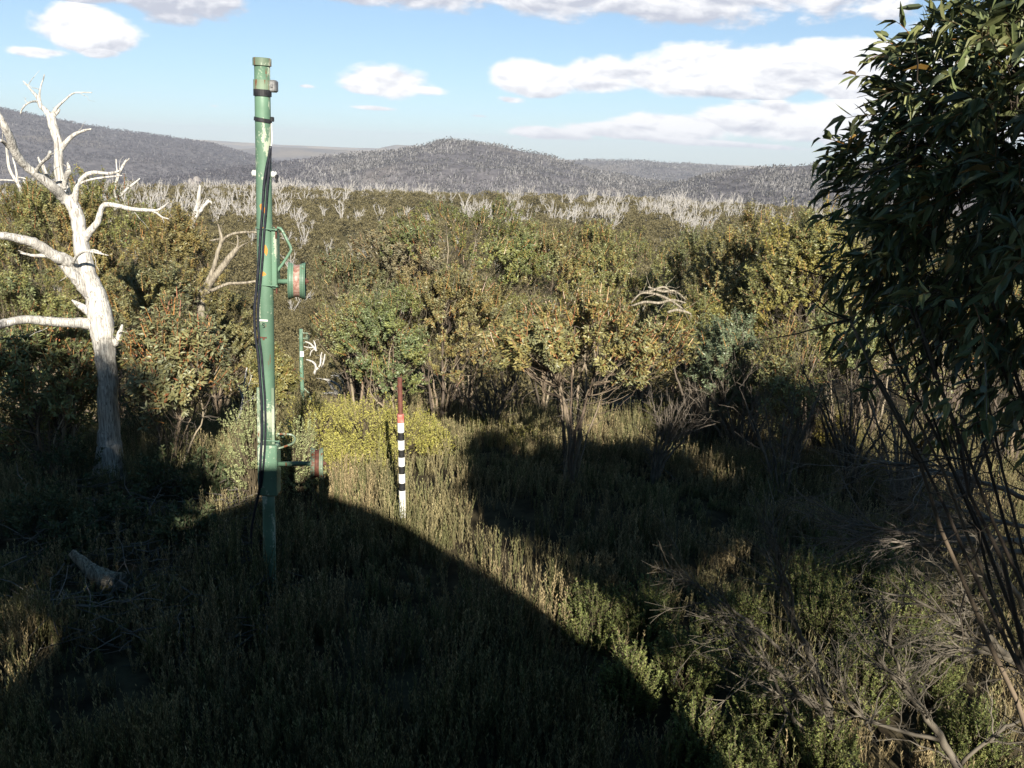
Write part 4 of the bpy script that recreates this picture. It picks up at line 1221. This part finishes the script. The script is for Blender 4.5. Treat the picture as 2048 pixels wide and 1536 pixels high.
def litter():
    """fallen twigs and bark under the left trees"""
    rng = np.random.default_rng(10)
    mb = MB()
    n = 650
    px = rng.uniform(0, 520, n); py = rng.uniform(1000, 1210, n)
    Y = rng.uniform(7.2, 11.5, n); X = Y * rng.uniform(-.62, -.30, n)
    P = np.stack([X, Y, ground(X, Y) + rng.uniform(.02, .35, n)], -1)
    a = rng.uniform(0, 2 * math.pi, n)
    d = np.stack([np.cos(a), np.sin(a), rng.normal(0, .2, n)], -1)
    s = np.linspace(0, 1, 4)[None, :, None]
    L = rng.uniform(.15, .7, n)
    Q = P[:, None] + d[:, None] * (L[:, None, None] * s) + rng.normal(0, .02, (n, 4, 3))
    tubes(mb, Q, .005 * np.array([[1.3, 1.1, .8, .5]]) * rng.uniform(.5, 1.6, (n, 1)), 4, np.array([.12, .105, .09]) * rng.uniform(.5, 1.5, (n, 1)))
    tag(mb.build('fallen_twigs', M['twig']), 'grey fallen twigs littering the shade below the big dead tree', 'twigs', kind='stuff')


litter()
drawn_tree('fallen_log', 8.6, [
    ('trunk', [(240, 1166, 24), (210, 1158, 22), (182, 1140, 16), (160, 1120, 12), (142, 1104, 8)]),
    ('b', [(220, 1165, 12), (228, 1185, 13), (226, 1210, 14)]),
], 'grey broken log stump lying in the shade below the dead trunk', cat='log', material='dead_grey', seed=21)
drawn_tree('fallen_branch', 9.2, [
    ('trunk', [(270, 1175, 3), (310, 1172, 4), (340, 1165, 4), (365, 1152, 3)]),
    ('b', [(310, 1172, 3), (280, 1160, 3), (255, 1140, 2)]),
], 'thin curved fallen branch right of the broken log', cat='branch', material='dead_grey', seed=22)

# ------------------------------------------------------------------ lift tower by the camera
TY = 8.7
ptop = pt(524, 122, TY); pbot = pt(541, 1225, TY); pbot[2] = min(pbot[2], float(ground(pbot[0], TY)) - .15)
TDIR = nrm(ptop - pbot)


def on_pole(py):
    """point of the tower's axis seen at picture row py"""
    a, b = 0.0, 1.0
    for _ in range(40):
        m_ = (a + b) / 2; p = pbot + (ptop - pbot) * m_
        d = R3.T @ (p - np.array([0, 0, CAMZ]))
        y = 768 + d[1] / d[2] * F
        if y > py: a = m_
        else: b = m_
    return pbot + (ptop - pbot) * (a + b) / 2


XA = nrm(np.cross(np.array([0, 1.0, 0]), TDIR)); YA = np.cross(TDIR, XA)
AX = np.stack([XA, YA, TDIR])
PXM = lambda py: TY / 1.0 / F * 1.0 * (np.linalg.norm(R3.T @ (on_pole(py) - np.array([0, 0, CAMZ])) * np.array([0, 0, 1])) / TY)


def zrel(py): return float((on_pole(py) - pbot)[2])


org = np.array(pbot)
OR = (.62, .26, .05)
spz = [(.0, zrel(412), .022, .035, OR), (.03, zrel(420), .02, .03, OR), (.01, zrel(398), .008, .012, OR), (.02, zrel(500), .014, .05, OR), (-.02, zrel(546), .03, .022, OR), (.0, zrel(455), .02, .01, OR)]
xo = float((on_pole(420) - pbot)[0])
spz = [(x + xo, z, a, b, c) for x, z, a, b, c in spz]
M['tower_paint'] = paint('old_green_paint', GREEN, spz, 1.3, .6)
M['pale_paint'] = paint('faded_green_paint', (.17, .23, .16), (), 1.4, 1.3)
M['green_small'] = paint('green_fitting_paint', GREEN, (), .7, .8)
tower = thing('lift_tower', pbot, 'tall green painted steel lift tower with two sheaves standing beside the big dead tree', 'lift tower')


def pipe(py0, py1, r0, r1, name, m, n=28):
    a, b = on_pole(py0), on_pole(py1)
    mb = MB()
    K = 10
    P = a + (b - a) * np.linspace(0, 1, K)[:, None]
    tubes(mb, P[None], np.linspace(r0, r1, K)[None], n)
    return mb.build(name, M[m], tower, smooth=True)


def flat_shade(o):
    o.data.polygons.foreach_set('use_smooth', [len(p.vertices) == 4 for p in o.data.polygons])


for o in [pipe(124, 885, .074, .083, 'upper_pole', 'tower_paint'), pipe(980, 1225, .066, .07, 'lower_pole', 'tower_paint')]:
    flat_shade(o)
mb = MB(); lathe(mb, on_pole(124), TDIR, [(-.035, .077), (-.035, .088), (.03, .088), (.036, .082), (.036, .0)], 32)
mb.build('pole_cap', M['pale_paint'], tower)
# square sleeve joining the two poles
mb = MB()
a, b = on_pole(886), on_pole(986)
box(mb, (a + b) / 2 + XA * .012, (.205, .18, np.linalg.norm(a - b)), AX, bev=.012)
mb.build('sleeve', M['tower_paint'], tower)
mb = MB()
a, b = on_pole(772), on_pole(884)
for s in (-1, 1):
    box(mb, (a + b) / 2 + XA * .076 * s - YA * .055, (.03, .03, np.linalg.norm(a - b) * (1 if s > 0 else .98)), AX, bev=.004)
mb.build('side_rail', M['pale_paint'], tower)
# equipment box on the right and tape bands
mb = MB(); c = on_pole(171); box(mb, c + XA * .10 + YA * .02, (.075, .10, .112), AX, bev=.014)
box(mb, c + XA * .10 - YA * .034, (.02, .012, .03), AX, bev=.003)
mb.build('junction_box', M['steel'], tower)
mb = MB(); lathe(mb, c, TDIR, [(-.05, .079), (-.05, .084), (.05, .084), (.05, .079)], 28); mb.build('band', M['pale_paint'], tower)
for py, h, dx in [(186, .030, 0), (240, .018, .0)]:
    mb = MB(); lathe(mb, on_pole(py), TDIR + XA * (.0 if py < 200 else .12), [(-h, .079), (-h, .0855), (h, .0855), (h, .079)], 28)
    if py > 200:
        box(mb, on_pole(py) + XA * .09 + TDIR * .012, (.03, .05, .045), AX, bev=.006)
    mb.build('tape_band', M['tape'], tower)
for s in (-1, 1):
    mb = MB(); c = on_pole(348)
    lathe(mb, c + XA * .07 * s + YA * .02, XA * s, [(0, .012), (0, .03), (.018, .034), (.03, .026), (.04, .034), (.052, .022), (.055, 0)], 20)
    mb.build('insulator', M['ceramic'], tower)
mb = MB(); lathe(mb, on_pole(352) + XA * .115 + YA * .01, XA, [(-.004, .0), (-.004, .02), (.02, .02), (.02, 0)], 16)
box(mb, on_pole(356) + XA * .125, (.018, .03, .08), AX, bev=.004); mb.build('clamp', M['tape'], tower)
# mounting channel with U bolts
mb = MB(); a, b = on_pole(452), on_pole(580)
box(mb, (a + b) / 2 + XA * .102, (.05, .10, np.linalg.norm(a - b) * .92), AX, bev=.006)
box(mb, (a + b) / 2 + XA * .13, (.006, .13, np.linalg.norm(a - b) * .80), AX, bev=.002)
mb.build('mounting_channel', M['tower_paint'], tower)


def ubolt(py, r=.084, m='green_small'):
    c = on_pole(py); mb = MB()
    th = np.linspace(math.pi * .5, math.pi * 1.5, 18)
    P = [c + XA * r * 1.02 * math.cos(t) + YA * r * 1.02 * math.sin(t) for t in th]
    P = [c + XA * .15 + YA * r * 1.02] + P + [c + XA * .15 - YA * r * 1.02]
    tubes(mb, np.array(P)[None], np.full((1, len(P)), .006), 8)
    for s in (-1, 1):
        box(mb, c + XA * .138 + YA * s * r * 1.02, (.018, .022, .022), AX, bev=.003)
    mb.build('u_bolt', M[m], tower, smooth=False)
    return c


ubolt(456); ubolt(568); ubolt(876)
mb = MB(); c = on_pole(462); tubes(mb, np.array([c + XA * .13 - YA * .06 + TDIR * .06, c + XA * .13 - YA * .06 - TDIR * .06])[None], np.full((1, 2), .009), 8)
c = on_pole(572); tubes(mb, np.array([c + XA * .13 - YA * .06 + TDIR * .03, c + XA * .13 - YA * .06 - TDIR * .06])[None], np.full((1, 2), .009), 8)
mb.build('bolt', M['rust'], tower)
# bent guard rod
g = [pt(552, 456, TY), pt(562, 458, TY), pt(573, 478, TY), pt(582, 497, TY), pt(578, 508, TY), pt(565, 528, TY), pt(553, 545, TY), pt(550, 556, TY)]
mb = MB(); sp = smooth_path(g, 30); tubes(mb, sp[None], np.full((1, 30), .014), 10)
mb.build('guard_rod', M['green_small'], tower, smooth=True)


def sheave(px, py, hw_px, hh_px, axle_px, nm_yaw, mm='green_small', gm='worn_rust'):
    c = pt(px, py, TY - .05); k = (TY + .4) / F
    R_ = hh_px * k; W = hw_px * k
    axis = nrm(XA * 1.0 + YA * nm_yaw)
    sh = thing('sheave', c)
    bpy.data.objects.remove(sh)
    fl = MB()
    for s in (-1, 1):
        A_ = axis * s
        lathe(fl, c, A_, [(W * .30, R_ * .80), (W * .36, R_ * .90), (W * .55, R_ * .91), (W * .62, R_ * .95), (W * .84, R_ * .955), (W * .90, R_), (W * 1.02, R_ * .985), (W * 1.02, R_ * .90),
                          (W * .75, R_ * .84), (W * .62, R_ * .55), (W * .60, R_ * .18), (W * .95, R_ * .16), (W * .95, 0)], 48)
    w1 = fl.build('sheave', M[mm], tower, smooth=False)
    gr = MB(); lathe(gr, c, axis, [(-W * .37, R_ * .905), (-W * .28, R_ * .87), (-W * .1, R_ * .845), (W * .1, R_ * .845), (W * .28, R_ * .87), (W * .37, R_ * .905)], 48)
    g1 = MB(); g1.merge(gr)
    o = g1.build('groove', M[gm], None, smooth=True, loc=tower['_o'])
    o.location = (0, 0, 0); o.parent = w1
    ax = MB(); c2 = pt(axle_px, py + 1, TY)
    tubes(ax, np.array([c2, c + axis * W * .9])[None], np.array([[.026, .024]]), 14)
    ax.build('axle', M['green_small'], tower, smooth=True)
    nt = MB(); lathe(nt, c + axis * W * .9, axis, [(0, .035), (.02, .035), (.02, .018), (.04, .018), (.04, 0)], 6)
    nt.build('hub_nut', M['rust'], tower)


sheave(594, 562, 15.5, 36, 552, .20)
sheave(634, 927, 12, 33, 556, .2, 'pale_paint', 'rust')
# bent handle rod on the sleeve
g = [pt(554, 868, TY - .03), pt(570, 868, TY - .03), pt(584, 870, TY - .03), pt(590, 877, TY - .03), pt(586, 886, TY - .03), pt(572, 892, TY - .03), pt(556, 897, TY - .03)]
mb = MB(); sp = smooth_path(g, 30); tubes(mb, sp[None], np.full((1, 30), .011), 10)
mb.build('bent_rod', M['pale_paint'], tower, smooth=True)


def stroke(mb, c, u, v, pts, wd, n):
    """flat raised strip along points (u, v) on the plane through c"""
    P = np.array([c + u * a + v * b for a, b in pts])
    tubes(mb, P[None], np.full((1, len(P)), wd), 4)


# number plate with its S, and the strap below
NV = -YA
mb = MB(); c = on_pole(638) - YA * .080
box(mb, c, (.085, .012, .020), AX, bev=.002); mb.build('label_strip', M['ceramic'], tower)
mb = MB()
k = .011
S_ = [(math.cos(t) * k, k + math.sin(t) * k) for t in np.linspace(.3, math.pi * 1.5, 10)] + [(math.cos(t) * k, -k + math.sin(t) * k) for t in np.linspace(math.pi * .5, -math.pi * .85, 10)]
stroke(mb, on_pole(648) - YA * .084, XA, TDIR, S_, .0038, 0)
mb.build('letter', M['black_paint'], tower)
mb = MB(); c = on_pole(672) - YA * .079
box(mb, c - XA * .022, (.10, .010, .014), AX, bev=.002); box(mb, c - TDIR * .017 - XA * .005, (.02, .010, .02), AX, bev=.002)
mb.build('rust_mark', M['rust'], tower)
# scratched chalk marks near the top, flaky paint chips proud of the pole
# cable
cable = thing('black_cable', on_pole(300), 'black cable running down the left side of the green tower into the dark heath', 'cable')
for k, off in enumerate((0, 1)):
    cp = [(541, 292), (538, 312), (533, 335), (528, 370), (525, 420), (521, 470), (518, 520), (513, 575), (509, 620), (510, 665), (516, 710), (520, 760), (523, 800), (524, 860), (521, 920), (519, 975),
          (510, 1020), (503, 1060), (502, 1100), (510, 1140), (522, 1170), (536, 1195)]
    if off: cp = [(x + (7 if y < 950 else 3) * min(1, (y - 290) / 60), y) for x, y in cp if y < 985]
    P = np.array([pt(x, y, TY - .105 + .01 * off) for x, y in cp])
    sp = smooth_path(P, 90)
    mb = MB(); tubes(mb, sp[None], np.full((1, 90), .0135 if not off else .012), 10)
    mb.build('cable_strand', M['rubber'], cable, smooth=True)
mb = MB(); sp = smooth_path([on_pole(246) + XA * .085 - YA * .01, on_pole(262) + XA * .084, on_pole(275) + XA * .088 - YA * .01, on_pole(288) + XA * .088 - YA * .03, pt(541, 296, TY - .1)], 24)
tubes(mb, sp[None], np.full((1, 24), .007), 8)
mb.build('white_lead', M['ceramic'], cable, smooth=True)

# ------------------------------------------------------------------ far lift pole
FY = 37.0
ft = pt(602, 658, FY); fb = pt(606, 812, FY)
far = thing('lift_pole', (fb[0], FY, min(fb[2], float(ground(fb[0], FY)))), 'slim green lift pole with a white plate down the gully beyond the yellow shrubs', 'lift pole')
kf = FY / F
mb = MB(); b_ = np.array(far['_o']); P = np.array([b_, fb, pt(603, 735, FY), ft]); tubes(mb, smooth_path(P, 10)[None], np.linspace(.095, .082, 10)[None], 14)
mb.build('pole', M['green_small'], far, smooth=True)
mb = MB(); box(mb, pt(605, 707, FY) - np.array([0, .1, 0]), (.17, .02, .24), bev=.004); mb.build('plate', M['white_paint'], far)
mb = MB()
for (x0, y0, x1, y1, r) in [(606, 666, 621, 667, .028), (606, 677, 616, 677, .04), (597, 677, 603, 677, .02), (607, 686, 614, 684, .03), (608, 777, 618, 786, .03), (607, 800, 620, 799, .03)]:
    tubes(mb, np.array([pt(x0, y0, FY), pt(x1, y1, FY)])[None], np.full((1, 2), r), 8)
mb.build('cross_arm', M['pale_paint'], far)
for (x, y) in [(615, 675), (622, 798)]:
    mb = MB(); lathe(mb, pt(x, y, FY), (1, 0, 0), [(-.05, 0), (-.05, .15), (-.02, .12), (.02, .12), (.05, .15), (.05, 0)], 20); mb.build('sheave', M['pale_paint'], far)

# ------------------------------------------------------------------ striped marker post
PY_ = 10.2
post = thing('marker_post', pt(806, 1040, PY_), 'black and white banded marker post with rusty brown top pipe standing in the heath', 'marker post')


def pax(py): return pt(799.5 + (py - 755) / 273 * 6.0, py, PY_)


def seg(py0, py1, r, name, m):
    mb = MB(); a, b = pax(py0), pax(py1)
    ax_ = nrm(b - a); L = np.linalg.norm(b - a)
    lathe(mb, a, ax_, [(0, 0), (0, r * .97), (.003, r), (L - .003, r), (L, r * .97), (L, 0)], 24)
    mb.build(name, M[m], post)


seg(755, 1040, .030, 'pipe', 'post_rust')
ys = [828, 845, 864, 880, 898.5, 914, 931.5, 947, 965, 980.5]
nm = ['red', 'white', 'black', 'white', 'black', 'white', 'black', 'white', 'black']
for i, cname in enumerate(nm):
    seg(ys[i], ys[i + 1], .0425 if cname != 'black' else .0395, cname + '_band', cname + '_paint')
seg(980.5, 1034, .0425, 'white_band', 'white_paint')

# ------------------------------------------------------------------ the hut at the camera's back
def hut():
    prof = [(-2.55, .0), (-2.55, 4.2), (-2.42, 4.75), (-2.2, 5.1), (-1.85, 5.42), (-1.3, 5.82), (-.7, 6.2), (-.25, 6.22), (.26, 5.98), (.65, 5.82), (1.05, 5.58), (1.72, 5.10), (2.32, 4.60), (2.72, 4.22), (3.0, 3.82), (3.15, 3.3), (3.15, .0)]
    y0, y1 = -1.0, -3.4
    o = thing('hut', (0, -2.2, 0), 'weathered round-roofed lift hut behind the camera', 'hut')
    w_ = MB(); n = len(prof)
    pr = np.array(prof) + np.array([0, .22])
    gz = -.3
    pr[0, 1] = gz; pr[-1, 1] = gz
    for y in (y0, y1):
        v = [[x, y, z] for x, z in pr]
        c = len(v); v.append([0.2, y, 2.0])
        f = [[i, (i + 1) % n, c] for i in range(n)]
        w_.add(v, f if y == y0 else [q[::-1] for q in f])
    # boards as raised battens
    for x in np.arange(-2.4, 3.1, .3):
        top = np.interp(x, pr[:, 0], pr[:, 1]) - .25
        if top > 0: box(w_, (x, y0 + .012, top / 2), (.04, .024, top))
    w_.build('wall', M['board'], o)
    r_ = MB()
    v = np.array([[x, y, z] for y in (y0 + .02, y1 - .02) for x, z in pr]); m_ = len(pr)
    r_.add(v, [[i, i + 1, m_ + i + 1, m_ + i] for i in range(m_ - 1)])
    r_.build('roof', M['roof_iron'], o)
    d = MB(); box(d, (1.4, y0 + .03, 4.0), (.9, .06, 1.0), bev=.01); d.build('window', M['steel'], o)
    v = MB(); lathe(v, (-.22, -1.25, 6.32), (0, 0, 1), [(0, .09), (.3, .09), (.3, .14), (.38, .14), (.43, .05), (.43, 0)], 20); v.build('vent', M['steel'], o)
    # platform the photograph was taken from
    p = MB(); box(p, (0.1, -.45, 3.3), (3.6, 1.1, .08), bev=.01)
    for x in (-1.6, 1.8): box(p, (x, -.05, 1.5), (.1, .1, 3.5))
    p.build('platform', M['board'], o)


hut()


# ------------------------------------------------------------------ ridge: dead gums and scrub
def vase(seed, H=7.5, n=5):
    rng = np.random.default_rng(seed); mb = MB()
    for k in range(n):
        a = rng.uniform(0, 2 * math.pi); sp_ = rng.uniform(.12, .5)
        tip = np.array([math.cos(a) * H * sp_ + .10 * H, math.sin(a) * H * sp_, H * rng.uniform(.7, 1.05)])
        m1 = tip * np.array([.3, .3, .4]) + rng.normal(0, .15, 3)
        m2 = tip * np.array([.7, .7, .72]) + rng.normal(0, .2, 3)
        p = smooth_path([[0, 0, -.6], m1, m2, tip], 9)
        tubes(mb, p[None], np.linspace(.18, .05, 9)[None], 5, (.5, .5, .5), 0, .15, rng)
        for j in range(5):
            i = rng.integers(3, 8); q = p[i]; d = nrm(nrm(p[i] - p[i - 1]) + rng.normal(0, .55, 3)); L = rng.uniform(.8, 2.2)
            pp = q + d * np.linspace(0, 1, 4)[:, None] * L + np.array([0, 0, .2]) * (np.linspace(0, 1, 4) ** 2)[:, None] * L
            tubes(mb, pp[None], np.linspace(.075, .03, 4)[None], 4)
    return mb


def scrub(seed, R_=2.0, H=2.6, n=950, ls=.24):
    rng = np.random.default_rng(seed); mb = MB()
    nl = 6
    lc = np.stack([rng.normal(0, R_ * .38, nl), rng.normal(0, R_ * .38, nl), H * rng.uniform(.35, .62, nl)], -1); lr = rng.uniform(.45, .7, nl) * R_
    li = rng.integers(0, nl, n); d = nrm(rng.normal(0, 1, (n, 3)) + np.array([0, 0, .45]))
    P = lc[li] + d * lr[li][:, None] * np.array([1, 1, .8]) * rng.uniform(.75, 1, (n, 1))
    P[:, 2] = np.maximum(P[:, 2], .1)
    hue = rng.uniform(.8, 1.2, nl)[li][:, None]
    c = np.array([.142, .120, .058]) * rng.uniform(.8, 1.2, (n, 1)) * hue
    leaves(mb, P, nrm(d + rng.normal(0, .5, (n, 3)) + np.array([0, 0, .6])), ls * rng.uniform(.6, 1.3, n), ls * .5 * rng.uniform(.6, 1.2, n), c, rng, LEAF4, .6, 0, d * 1.3)
    st = MB()
    for k in range(5):
        tip = lc[k % nl]; p = np.stack([np.zeros(3) - [0, 0, .3], tip * .5 + rng.normal(0, .1, 3), tip])
        tubes(st, p[None], np.array([[.08, .06, .03]]), 4, (.13, .10, .08))
    return st, mb


RNG = np.random.default_rng(33)
vases = [vase(400 + k, 5.6 + 1.3 * (k % 3), 3 + k % 4) for k in range(10)]
vm = [v.mesh('dead_gum', M['dead_far'], True) for v in vases]
scr = [scrub(500 + k, 1.7 + .3 * (k % 3), 2.6 + .3 * (k % 2)) for k in range(8)]
scm = [(a.mesh('stems', M['bark']), b.mesh('foliage', M['leaf_far'])) for a, b in scr]


def inst(v, f_lists, M4, off):
    pass


def px_of(x, y):
    """inside the strip kept clear along the tow line"""
    return -.262 < x / y < -.19


def dead_spots():
    out = []
    tries = 0
    while len(out) < 760 and tries < 60000:
        tries += 1
        az = RNG.uniform(-31, 31)
        r = 265 + 130 * RNG.random() ** .8 if RNG.random() < .72 else RNG.uniform(80, 300)
        x, y = r * math.sin(math.radians(az)), r * math.cos(math.radians(az))
        cl = vnoise(np.array(x / 14.0 + 3), np.array(y / 14.0))
        if r > 265:
            if cl < (.47 if az < 17 else .66) + .16 * RNG.random() - (r - 330) / 700: continue
        elif cl < .60 + .1 * RNG.random(): continue
        if px_of(x, y) and r < 60: continue
        out.append((r, x, y))
    return out


dsp = sorted(dead_spots())
G_RD = 'bleached dead gums along the far ridge'
rest = MB()


def add_inst(dst, src, x, y, z, sc, rz):
    c, s = math.cos(rz), math.sin(rz)
    R_ = np.array([[c, s, 0], [-s, c, 0], [0, 0, 1]]) * sc
    off = dst.n
    for v in src.v: dst.v.append((v @ R_ + np.array([x, y, z])).astype(np.float32))
    dst.c += src.c
    for f, m_ in zip(src.q, src.qm): dst.q.append(f + off); dst.qm.append(m_)
    for f, m_ in zip(src.t, src.tm): dst.t.append(f + off); dst.tm.append(m_)
    dst.n += src.n


for i, (r, x, y) in enumerate(dsp):
    z = float(ground(x, y)); sc = RNG.uniform(.55, 1.05) * (1.0 if r > 290 else .55 + r / 800); rz = RNG.normal(0, .6); k = int(RNG.integers(0, 10))
    if i < 290:
        o = bpy.data.objects.new('dead_gum', vm[k]); col.objects.link(o)
        o.location = (x, y, z); o.scale = (sc, sc, sc); o.rotation_euler = (0, 0, rz)
        tag(o, 'bleached bare dead gum standing in the olive scrub of the far ridge', 'dead tree', G_RD)
    else:
        add_inst(rest, vases[k], x, y, z, sc, rz)
tag(rest.build('dead_gums', M['dead_far'], smooth=True), 'pale band of bleached dead gums along the crest of the ridge', 'dead trees', kind='stuff')

# scrub crowns down the gully and up the ridge
ssp = []
for az in np.arange(-34, 34, .1):
    pass
pts_ = []
r = 27.0
while r < 405:
    step = max(1.9, 2.2 + r * .007)
    n = int(r * math.radians(68) / step)
    for k in range(n):
        a = math.radians(-34 + 68 * (k + RNG.uniform(-.45, .45)) / n); rr = r + RNG.uniform(-.5, .5) * step
        pts_.append((rr, rr * math.sin(a), rr * math.cos(a)))
    r += step * (.85 if r < 300 else .7)
pts_ = [p for p in pts_ if RNG.random() < (.62 if p[0] > 60 else .8) and not (p[0] < 44 and -.285 < p[1] / p[2] < -.165)]
pts_.sort()
rest_st, rest_fo = MB(), MB()
lo = [scrub(600 + k, 1.9, 2.6, 170, .50)[1] for k in range(6)]
G_S = 'olive scrub bushes down the gully'
nind = 0
print('scrub count', len(pts_))
for i, (r, x, y) in enumerate(pts_):
    z = float(ground(x, y)); sc = RNG.uniform(.6, 1.15) * (1.0 if r > 60 else .8); rz = RNG.uniform(0, 6.28); k = int(RNG.integers(0, 8))
    if nind < 290:
        nind += 1
        e = thing('scrub_bush', (0, 0, 0), 'rounded olive scrub bush in the gully beyond the near gums', 'bush', G_S)
        e.location = (x, y, z); e.scale = (sc, sc, sc * RNG.uniform(.8, 1.1)); e.rotation_euler = (0, 0, rz)
        for nm_, me in zip(('stems', 'foliage'), scm[k]):
            o = bpy.data.objects.new(nm_, me); col.objects.link(o); o.parent = e
    else:
        add_inst(rest_fo, scr[k][1] if r < 120 else lo[k % 6], x, y, z, sc * (1 + max(0, r - 150) / 500), rz)
tag(rest_fo.build('scrub', M['leaf_far']), 'mass of olive scrub covering the slope and the ridge', 'scrub', kind='stuff')


# ------------------------------------------------------------------ far hills: forest of grey trunks and dark crowns
def far_forest():
    rng = np.random.default_rng(44)
    mb = MB()
    N = 260000
    az = rng.uniform(-33, 33, N); r = 640 * (5200 / 640) ** (rng.random(N))
    a = np.radians(az); x = r * np.sin(a); y = r * np.cos(a)
    z = ground(x, y)
    # hide nothing that is behind a nearer crest: keep trees whose foot can be seen from well above the camera
    dn = fbm(x / 90.0, y / 90.0, 4)
    keep = rng.random(N) < np.clip((dn - .25) * 3.2, .25, 1)
    left = az < -14
    kind = rng.random(N)
    pale = keep & (kind < np.where(left, .10, .55)) & (dn + rng.normal(0, .08, N) > np.where(left, .5, .42))
    dark = keep & ~pale & (kind > .45)
    idx = np.where(pale)[0]
    n = len(idx); s = 1 + r[idx] / 2600
    h = rng.uniform(3, 7, n) * s ** .3; wd = .26 * s * rng.uniform(.5, 1.2, n)
    P = np.stack([x[idx], y[idx], z[idx] - .5], -1)
    lean = np.stack([rng.normal(.1, .14, n), rng.normal(0, .1, n), np.ones(n)], -1)
    tip = P + lean * h[:, None]
    c = np.array([.28, .27, .265]) * rng.uniform(.5, 1.4, (n, 1))
    tubes(mb, np.stack([P, (P + tip) / 2, tip], 1), np.stack([wd, wd * .7, wd * .3], 1), 3, c)
    fork = P + lean * (h * .45)[:, None]
    t2 = fork + np.stack([rng.normal(0, .35, n), rng.normal(0, .2, n), np.ones(n)], -1) * (h * .5)[:, None]
    tubes(mb, np.stack([fork, t2], 1), np.stack([wd * .6, wd * .25], 1), 3, c)
    idx = np.where(dark)[0]; n = len(idx)
    s = 1 + r[idx] / 2500
    tri = 4
    ii = np.repeat(np.arange(n), tri)
    C = np.stack([x[idx], y[idx], z[idx] + 1.5], -1)[ii] + rng.normal(0, 1.1, (n * tri, 3)) * s[ii][:, None]
    c = (np.where((az[idx] < -12)[:, None], np.array([.06, .054, .062]), np.array([.085, .08, .077])) * rng.uniform(.5, 1.6, (n, 1)))[ii]
    leaves(mb, C, nrm(rng.normal(0, .6, (n * tri, 3)) + np.array([0, 0, 1.0])), 2.1 * s[ii] * rng.uniform(.6, 1.2, n * tri), 1.7 * s[ii], c, rng)
    tag(mb.build('far_forest', M['leaf_far']), 'grey forest of bare trunks and dark crowns covering the distant hills', 'forest', kind='stuff')


far_forest()

# rock outcrop on the far slope at left
rk = MB(); rg = np.random.default_rng(3)
for k in range(22):
    px = 335 + (k % 11) * 6 + rg.uniform(-5, 5); py = 395 - (k % 11) * 3.2 + rg.uniform(-8, 8)
    p = on_ground(px, py, rmax=6000)
    s = rg.uniform(6, 16) * p[1] / 2600
    v = nrm(rg.normal(0, 1, (14, 3))); 
    ang = np.linspace(0, 2 * math.pi, 8)[:-1]
    rings = [[0.0, 1.0], [.5, .9], [.9, .55], [1.15, .1]]
    V_ = np.array([[p[0] + s * rr_ * math.cos(t) * rg.uniform(.7, 1.3), p[1] + s * rr_ * math.sin(t) * rg.uniform(.7, 1.3), p[2] - s * .3 + s * hh * 1.1] for hh, rr_ in rings for t in ang])
    q = [[i * 7 + j, i * 7 + (j + 1) % 7, i * 7 + 7 + (j + 1) % 7, i * 7 + 7 + j] for i in range(3) for j in range(7)]
    rk.add(V_, q)
M['rock'] = plain('pale_rock', (.16, .14, .13), (.34, .30, .27), .05, .9)
tag(rk.build('rock_outcrop', M['rock']), 'pale rock outcrop on the distant slope left of the green tower', 'rocks')

# ------------------------------------------------------------------ haze
hz = MB()
box(hz, (0, 0, 25), (28000, 28000, 340))
m_ = bpy.data.materials.new('haze_air'); m_.use_nodes = True
nt_ = m_.node_tree; nt_.nodes.clear()
pv = nt_.nodes.new('ShaderNodeVolumePrincipled')
pv.inputs['Color'].default_value = (.83, .87, 1.0, 1)
pv.inputs['Density'].default_value = 0.000085
pv.inputs['Anisotropy'].default_value = 0.0
ou = nt_.nodes.new('ShaderNodeOutputMaterial')
nt_.links.new(pv.outputs[0], ou.inputs['Volume'])
h_ = hz.build('haze', m_)
tag(h_, 'thin blue air between the camera and the distant hills', 'haze', kind='stuff')
